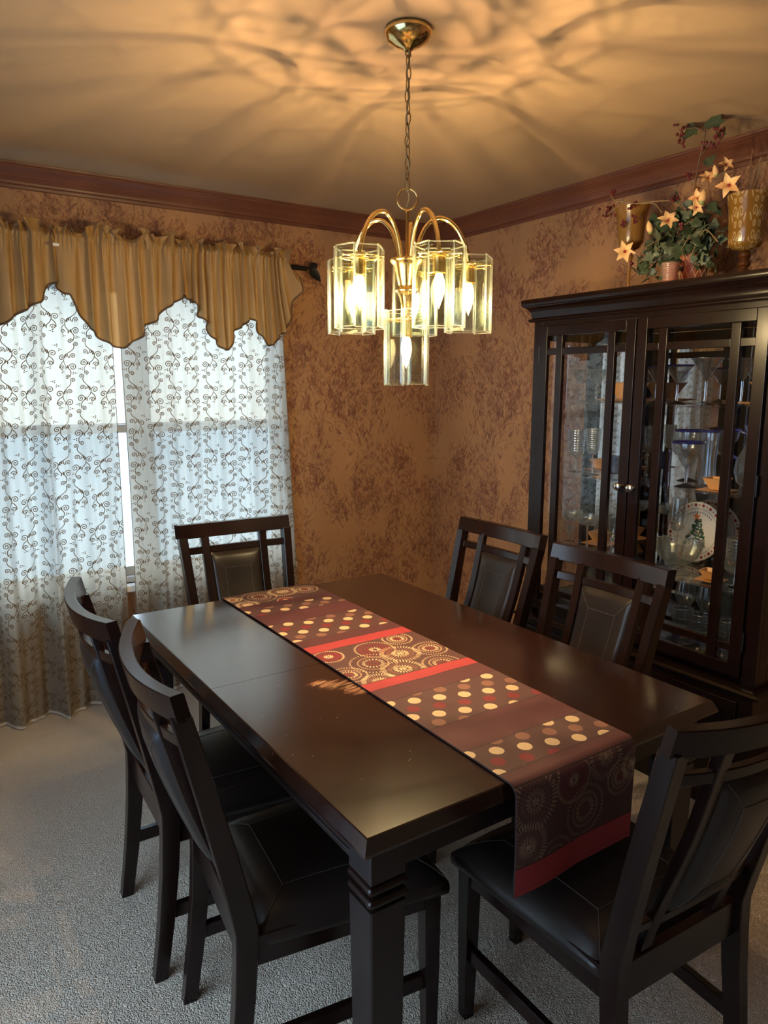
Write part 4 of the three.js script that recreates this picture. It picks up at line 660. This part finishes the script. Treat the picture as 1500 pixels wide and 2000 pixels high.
// ------------------------------------------------------------ on top of the cabinet
G3('hurricane_vase', 'plain amber glass goblet vase on a tall thin stem, left of the flower arrangement', 'vase', [-0.25, CTOP, 1.6], [
  ['foot', foot(0.05, 0.012), M.amberGlass], ['stem', [[0, 0.01], [0.008, 0.011], [0.0065, 0.06], [0.008, 0.12], [0.014, 0.155], [0.01, 0.165], [0, 0.167]], M.amberGlass],
  ['cup', shell([[0.008, 0.165], [0.035, 0.178], [0.049, 0.2], [0.052, 0.24], [0.056, 0.29], [0.068, 0.33], [0.072, 0.337]], 0.003), M.amberGlass]]);
{
  const S = 512, [c, x] = canvas(S, S); x.fillStyle = 'rgb(176,128,52)'; x.fillRect(0, 0, S, S); x.strokeStyle = x.fillStyle = 'rgba(232,206,150,0.95)'; x.lineWidth = 10; x.lineCap = 'round';
  const curl = (cx, cy, r, a0, dir) => { x.beginPath(); for (let i = 0; i <= 30; i++) { const t = i / 30, q = r * (1 - 0.75 * t), a = a0 + dir * t * 7.5; x[i ? 'lineTo' : 'moveTo'](cx + q * Math.cos(a), cy + q * Math.sin(a)); } x.stroke(); };
  for (let k = 0; k < 2; k++) for (let j = 0; j < 4; j++) { const a = k * 256 + 128, b = j * 128 + 64; for (const s of [-1, 1]) { curl(a + s * 44, b - 20, 34, s > 0 ? 2.4 : 0.74, s); curl(a + s * 40, b + 38, 22, s > 0 ? -2.4 : -0.74, -s); x.beginPath(); x.ellipse(a + s * 92, b + 6, 9, 26, s * 0.5, 0, 6.3); x.fill(); } x.beginPath(); x.ellipse(a, b - 4, 9, 20, 0, 0, 6.3); x.fill(); }
  const m = std({ map: tex(c, [3, 2]), transmission: 0.55, thickness: 0, roughness: 0.18 });
  const bead = []; for (let i = 0; i <= 24; i++) { const y = 0.012 + i * 0.0036; bead.push([0.012 + 0.009 * Math.abs(Math.sin(i / 24 * 3 * Math.PI)), y]); }
  G3('hurricane_vase', 'wide amber vase with a pale scroll pattern, right of the flower arrangement', 'vase', [-0.25, CTOP, 2.088], [
    ['foot', foot(0.055, 0.012), M.amberDeep], ['stem', [[0, 0.01], ...bead, [0, 0.1]], M.amberDeep],
    ['cup', shell([[0.01, 0.1], [0.045, 0.108], [0.058, 0.125], [0.06, 0.18], [0.064, 0.24], [0.072, 0.285]], 0.003), m]]);
}
{
  const t = thing('flower_arrangement', 'arrangement of ivy, yellow lilies and berries in a lattice pot atop the cabinet', 'flower arrangement', [-0.25, CTOP, 1.89]);
  const pr = [[0, 0], [0.036, 0], [0.045, 0.03], [0.053, 0.08], [0.057, 0.13], [0.06, 0.138], [0.054, 0.138], [0.05, 0.12], [0, 0.118]];
  const pot = mesh('pot', lathe(pr, 36), M.terracotta, t);
  const lat = []; for (const s of [-1, 1]) for (let k = 0; k < 12; k++) lat.push(tube(Array.from({ length: 9 }, (_, i) => { const q = i / 8, y = 0.006 + q * 0.124, a = k / 12 * 6.283 + s * q * 1.25, r = lerp(0.0385, 0.0575, Math.pow(q, 0.8)) + 0.0012; return V(r * Math.cos(a), y, r * Math.sin(a)); }), 0.0013, 16, 5));
  mesh('lattice', lat, M.lattice, pot);
  // ivy leaf: five-lobed, gently folded
  const leafShape = new THREE.Shape(); const lobes = [[0, 0], [0.010, 0.002], [0.017, -0.002], [0.016, 0.010], [0.022, 0.017], [0.012, 0.021], [0.009, 0.030], [0, 0.042]];
  leafShape.moveTo(0, 0); for (const [a, b] of lobes.slice(1)) leafShape.lineTo(a, b); for (const [a, b] of lobes.slice(1, -1).reverse()) leafShape.lineTo(-a, b);
  const lg = new THREE.ExtrudeGeometry(leafShape, { depth: 0.0006, bevelEnabled: false }); { const p = lg.attributes.position; for (let i = 0; i < p.count; i++) p.setZ(i, p.getZ(i) - Math.abs(p.getX(i)) * 0.35 - p.getY(i) * p.getY(i) * 4); lg.computeVertexNormals(); }
  const P = (x, y, z) => V(x - t.position.x, y - CTOP, z - t.position.z);
  const leafAt = (p, s, m) => { const o = mesh('ivy_leaf', lg, M.ivy[m ?? Math.floor(rnd() * 3)], t); o.position.copy(p); o.scale.setScalar(s); o.rotation.set(rr(-1.2, 0.9), -Math.PI / 2 + rr(-1.1, 1.1), rr(-2.8, 2.8), 'YXZ'); return o; };
  for (let k = 0; k < 165; k++) { // the dense mound round the pot, spilling down on its left
    const a = rnd() * 6.283, q = Math.sqrt(rnd()), z = 1.86 + 0.14 * q * Math.cos(a), y = 2.06 + 0.095 * q * Math.sin(a), x = -0.3 - 0.07 * Math.sqrt(Math.max(0, 1 - q * q)) * rnd() + rr(0, 0.06);
    leafAt(P(x, y, z), rr(0.9, 1.45));
  }
  for (let k = 0; k < 40; k++) leafAt(P(-0.32 + rr(-0.03, 0.03), rr(1.935, 2.03), rr(1.7, 1.86)), rr(0.6, 1.1));
  for (let k = 0; k < 10; k++) leafAt(P(-0.33 + rr(-0.02, 0.03), rr(1.935, 1.97), rr(1.93, 2.02)), rr(0.6, 1.0));
  for (let k = 0; k < 12; k++) leafAt(P(-0.29 + rr(-0.02, 0.03), rr(2.13, 2.2), rr(1.8, 1.98)), rr(0.8, 1.2));
  const twig = (pts, r, m = M.twig) => mesh('twig', tube(pts, r, 40, 6), m, t);
  const tall = [P(-0.26, 2.03, 1.9), P(-0.28, 2.13, 1.9), P(-0.31, 2.24, 1.915), P(-0.34, 2.31, 1.945), P(-0.35, 2.37, 1.965), P(-0.35, 2.405, 1.965)]; twig(tall, 0.0034);
  twig([P(-0.35, 2.395, 1.965), P(-0.36, 2.41, 1.94), P(-0.36, 2.42, 1.9)], 0.002); twig([P(-0.35, 2.385, 1.965), P(-0.36, 2.395, 2.0), P(-0.36, 2.37, 2.02)], 0.002); twig([P(-0.34, 2.32, 1.95), P(-0.35, 2.35, 1.99), P(-0.36, 2.34, 2.01)], 0.0018);
  for (const [x, y, z, s] of [[-0.36, 2.395, 1.985, 1.9], [-0.37, 2.385, 1.915, 1.7], [-0.34, 2.29, 1.965, 1.1], [-0.34, 2.365, 2.01, 1.0]]) leafAt(P(x, y, z), s, 1).rotation.set(-0.3, -Math.PI / 2 + rr(-0.3, 0.3), rr(-1, 1), 'YXZ');
  const left = [P(-0.28, 2.12, 1.87), P(-0.3, 2.19, 1.84), P(-0.32, 2.21, 1.76), P(-0.33, 2.215, 1.68), P(-0.33, 2.235, 1.62), P(-0.33, 2.245, 1.58), P(-0.32, 2.275, 1.545)]; twig(left, 0.0022, M.vineTwig);
  twig([P(-0.33, 2.23, 1.62), P(-0.32, 2.22, 1.57), P(-0.32, 2.2, 1.53)], 0.0018, M.vineTwig); twig([P(-0.33, 2.21, 1.7), P(-0.33, 2.2, 1.76), P(-0.32, 2.165, 1.79)], 0.0018, M.vineTwig);
  twig([P(-0.31, 2.02, 1.94), P(-0.33, 2.07, 1.98), P(-0.34, 2.02, 2.04)], 0.002, M.vineTwig); twig([P(-0.3, 2.0, 1.8), P(-0.33, 2.03, 1.75), P(-0.34, 1.98, 1.73), P(-0.35, 1.94, 1.7)], 0.002);
  for (let k = 0; k < 16; k++) twig([P(-0.29, 2.02, 1.88), P(-0.33 + rr(-0.03, 0.03), rr(2.0, 2.14), rr(1.76, 1.98)), P(-0.35, rr(1.94, 2.1), rr(1.72, 2.0))], 0.0011, rnd() < 0.5 ? M.twig : M.vineTwig);
  const berries = (x, y, z, n, r) => { const g = []; for (let k = 0; k < n; k++) g.push(new THREE.SphereGeometry(rr(0.0042, 0.0062), 8, 6).translate(x - t.position.x + rr(-r, r), y - CTOP + rr(-r, r), z - t.position.z + rr(-r, r))); for (let k = 0; k < n; k += 2) g.push(tube([V(x - t.position.x, y - CTOP, z - t.position.z), V(x - t.position.x + rr(-r, r), y - CTOP + rr(-r, r), z - t.position.z + rr(-r, r))], 0.0008, 2, 4)); mesh('berry_cluster', g, M.berry, t); };
  for (const [x, y, z, n, r] of [[-0.36, 2.418, 1.878, 11, 0.02], [-0.37, 2.37, 1.885, 8, 0.016], [-0.36, 2.372, 2.025, 12, 0.018], [-0.36, 2.335, 2.012, 6, 0.012], [-0.34, 2.35, 1.96, 8, 0.014], [-0.33, 2.2, 1.845, 12, 0.02], [-0.32, 2.218, 1.535, 16, 0.024], [-0.32, 2.285, 1.555, 6, 0.012], [-0.33, 2.215, 1.66, 9, 0.016], [-0.33, 2.16, 1.675, 8, 0.016], [-0.33, 2.155, 1.63, 6, 0.012], [-0.36, 2.085, 1.9, 8, 0.014], [-0.32, 2.04, 1.66, 5, 0.01], [-0.32, 2.0, 1.66, 4, 0.008], [-0.34, 2.26, 1.915, 5, 0.012]]) berries(x, y, z, n, r);
  // lilies
  const petalGeo = (() => { const f = (u, v) => { const w = 0.0115 * Math.sin(Math.PI * Math.pow(v, 0.8)) + 0.001; return V((2 * u - 1) * w, v * 0.046, 0.012 * Math.sin(v * 2.6) - 0.25 * w * (1 - Math.pow(2 * u - 1, 2)) - 0.012 * v * v); }; return merge([sheet(f, 4, 8), sheet((u, v) => { const p = f(u, v); p.z -= 0.0008; return p; }, 4, 8)]); })();
  const lily = (p, s, dir, n = 6, m = M.petal) => {
    const c = mesh('lily', lathe([[0, -0.006], [0.006, -0.003], [0.008, 0.003], [0.004, 0.008], [0, 0.009]], 12).rotateX(Math.PI / 2), M.throat, t); c.position.copy(p); c.scale.setScalar(s); c.rotation.set(dir[0], dir[1], 0, 'YXZ');
    for (let k = 0; k < n; k++) { const q = mesh('petal', petalGeo, k % 2 ? m : M.petal, c); q.rotation.set(0, 0, k / n * 6.283 + 0.3); q.rotation.order = 'ZXY'; q.rotation.x = 0.45; }
    mesh('stamen', Array.from({ length: 5 }, (_, k) => tube([V(0, 0, 0), V(0.006 * Math.cos(k * 1.26), 0.006 * Math.sin(k * 1.26), 0.02)], 0.0009, 3, 5)), M.throat, c);
  };
  lily(P(-0.33, 2.045, 1.64), 0.97, [0.1, -1.0], 6, M.petal); lily(P(-0.35, 2.12, 1.84), 0.88, [-0.4, -0.9], 6, M.petal); lily(P(-0.33, 2.2, 2.06), 0.97, [0, -1.2], 5, M.petalDeep); lily(P(-0.33, 2.27, 2.04), 0.63, [-0.3, -0.6], 5, M.petalDeep);
  lily(P(-0.33, 2.18, 1.945), 0.76, [-0.2, -1.2], 5, M.petalDeep); lily(P(-0.33, 2.24, 1.975), 0.71, [-0.6, -0.9], 6, M.petalDeep); lily(P(-0.34, 2.15, 1.945), 0.67, [0.2, -0.7], 5, M.petal); lily(P(-0.33, 2.21, 1.94), 0.67, [-0.8, -0.4], 5, M.petal);
  const bud = (p, s, a) => { const o = mesh('bud', lathe([[0, 0], [0.008, 0.006], [0.0115, 0.018], [0.009, 0.032], [0.003, 0.042], [0, 0.045]], 12), M.petal, t); o.position.copy(p); o.scale.setScalar(s); o.rotation.set(0, 0, a); mesh('sepal', lathe([[0, -0.002], [0.008, 0.004], [0.0095, 0.012], [0.006, 0.02]], 10), M.bud, o); };
  bud(P(-0.34, 2.09, 1.762), 1.1, 0.4); bud(P(-0.34, 2.155, 1.965), 1.25, -0.2); bud(P(-0.33, 2.24, 2.01), 0.9, 0.5);
  for (let k = 0; k < 26; k++) { const z = rr(2.08, 2.2), y = rr(2.2, 2.33); mesh('grass_plume', tube([P(-0.2, 2.02, 2.0 + rr(-0.02, 0.02)), P(-0.21, 2.14, lerp(2.0, z, 0.6)), P(-0.22 + rr(-0.03, 0.03), y, z)], 0.0011, 14, 4), M.plume, t); }
}
G3('crystal_votive', 'small pink tinted crystal votive glass among the ivy on the cabinet top', 'votive', [-0.395, CTOP, 1.895], [['cup', shell([[0.004, 0.001], [0.021, 0.001], ...ribbed(0.023, 0.03, 0.006, 0.072, 5, 0.003)], 0.003), std({ color: lin(0.85, 0.6, 0.5), transmission: 0.8, thickness: 0, roughness: 0.15 })]]);

renderer.render(scene, camera);
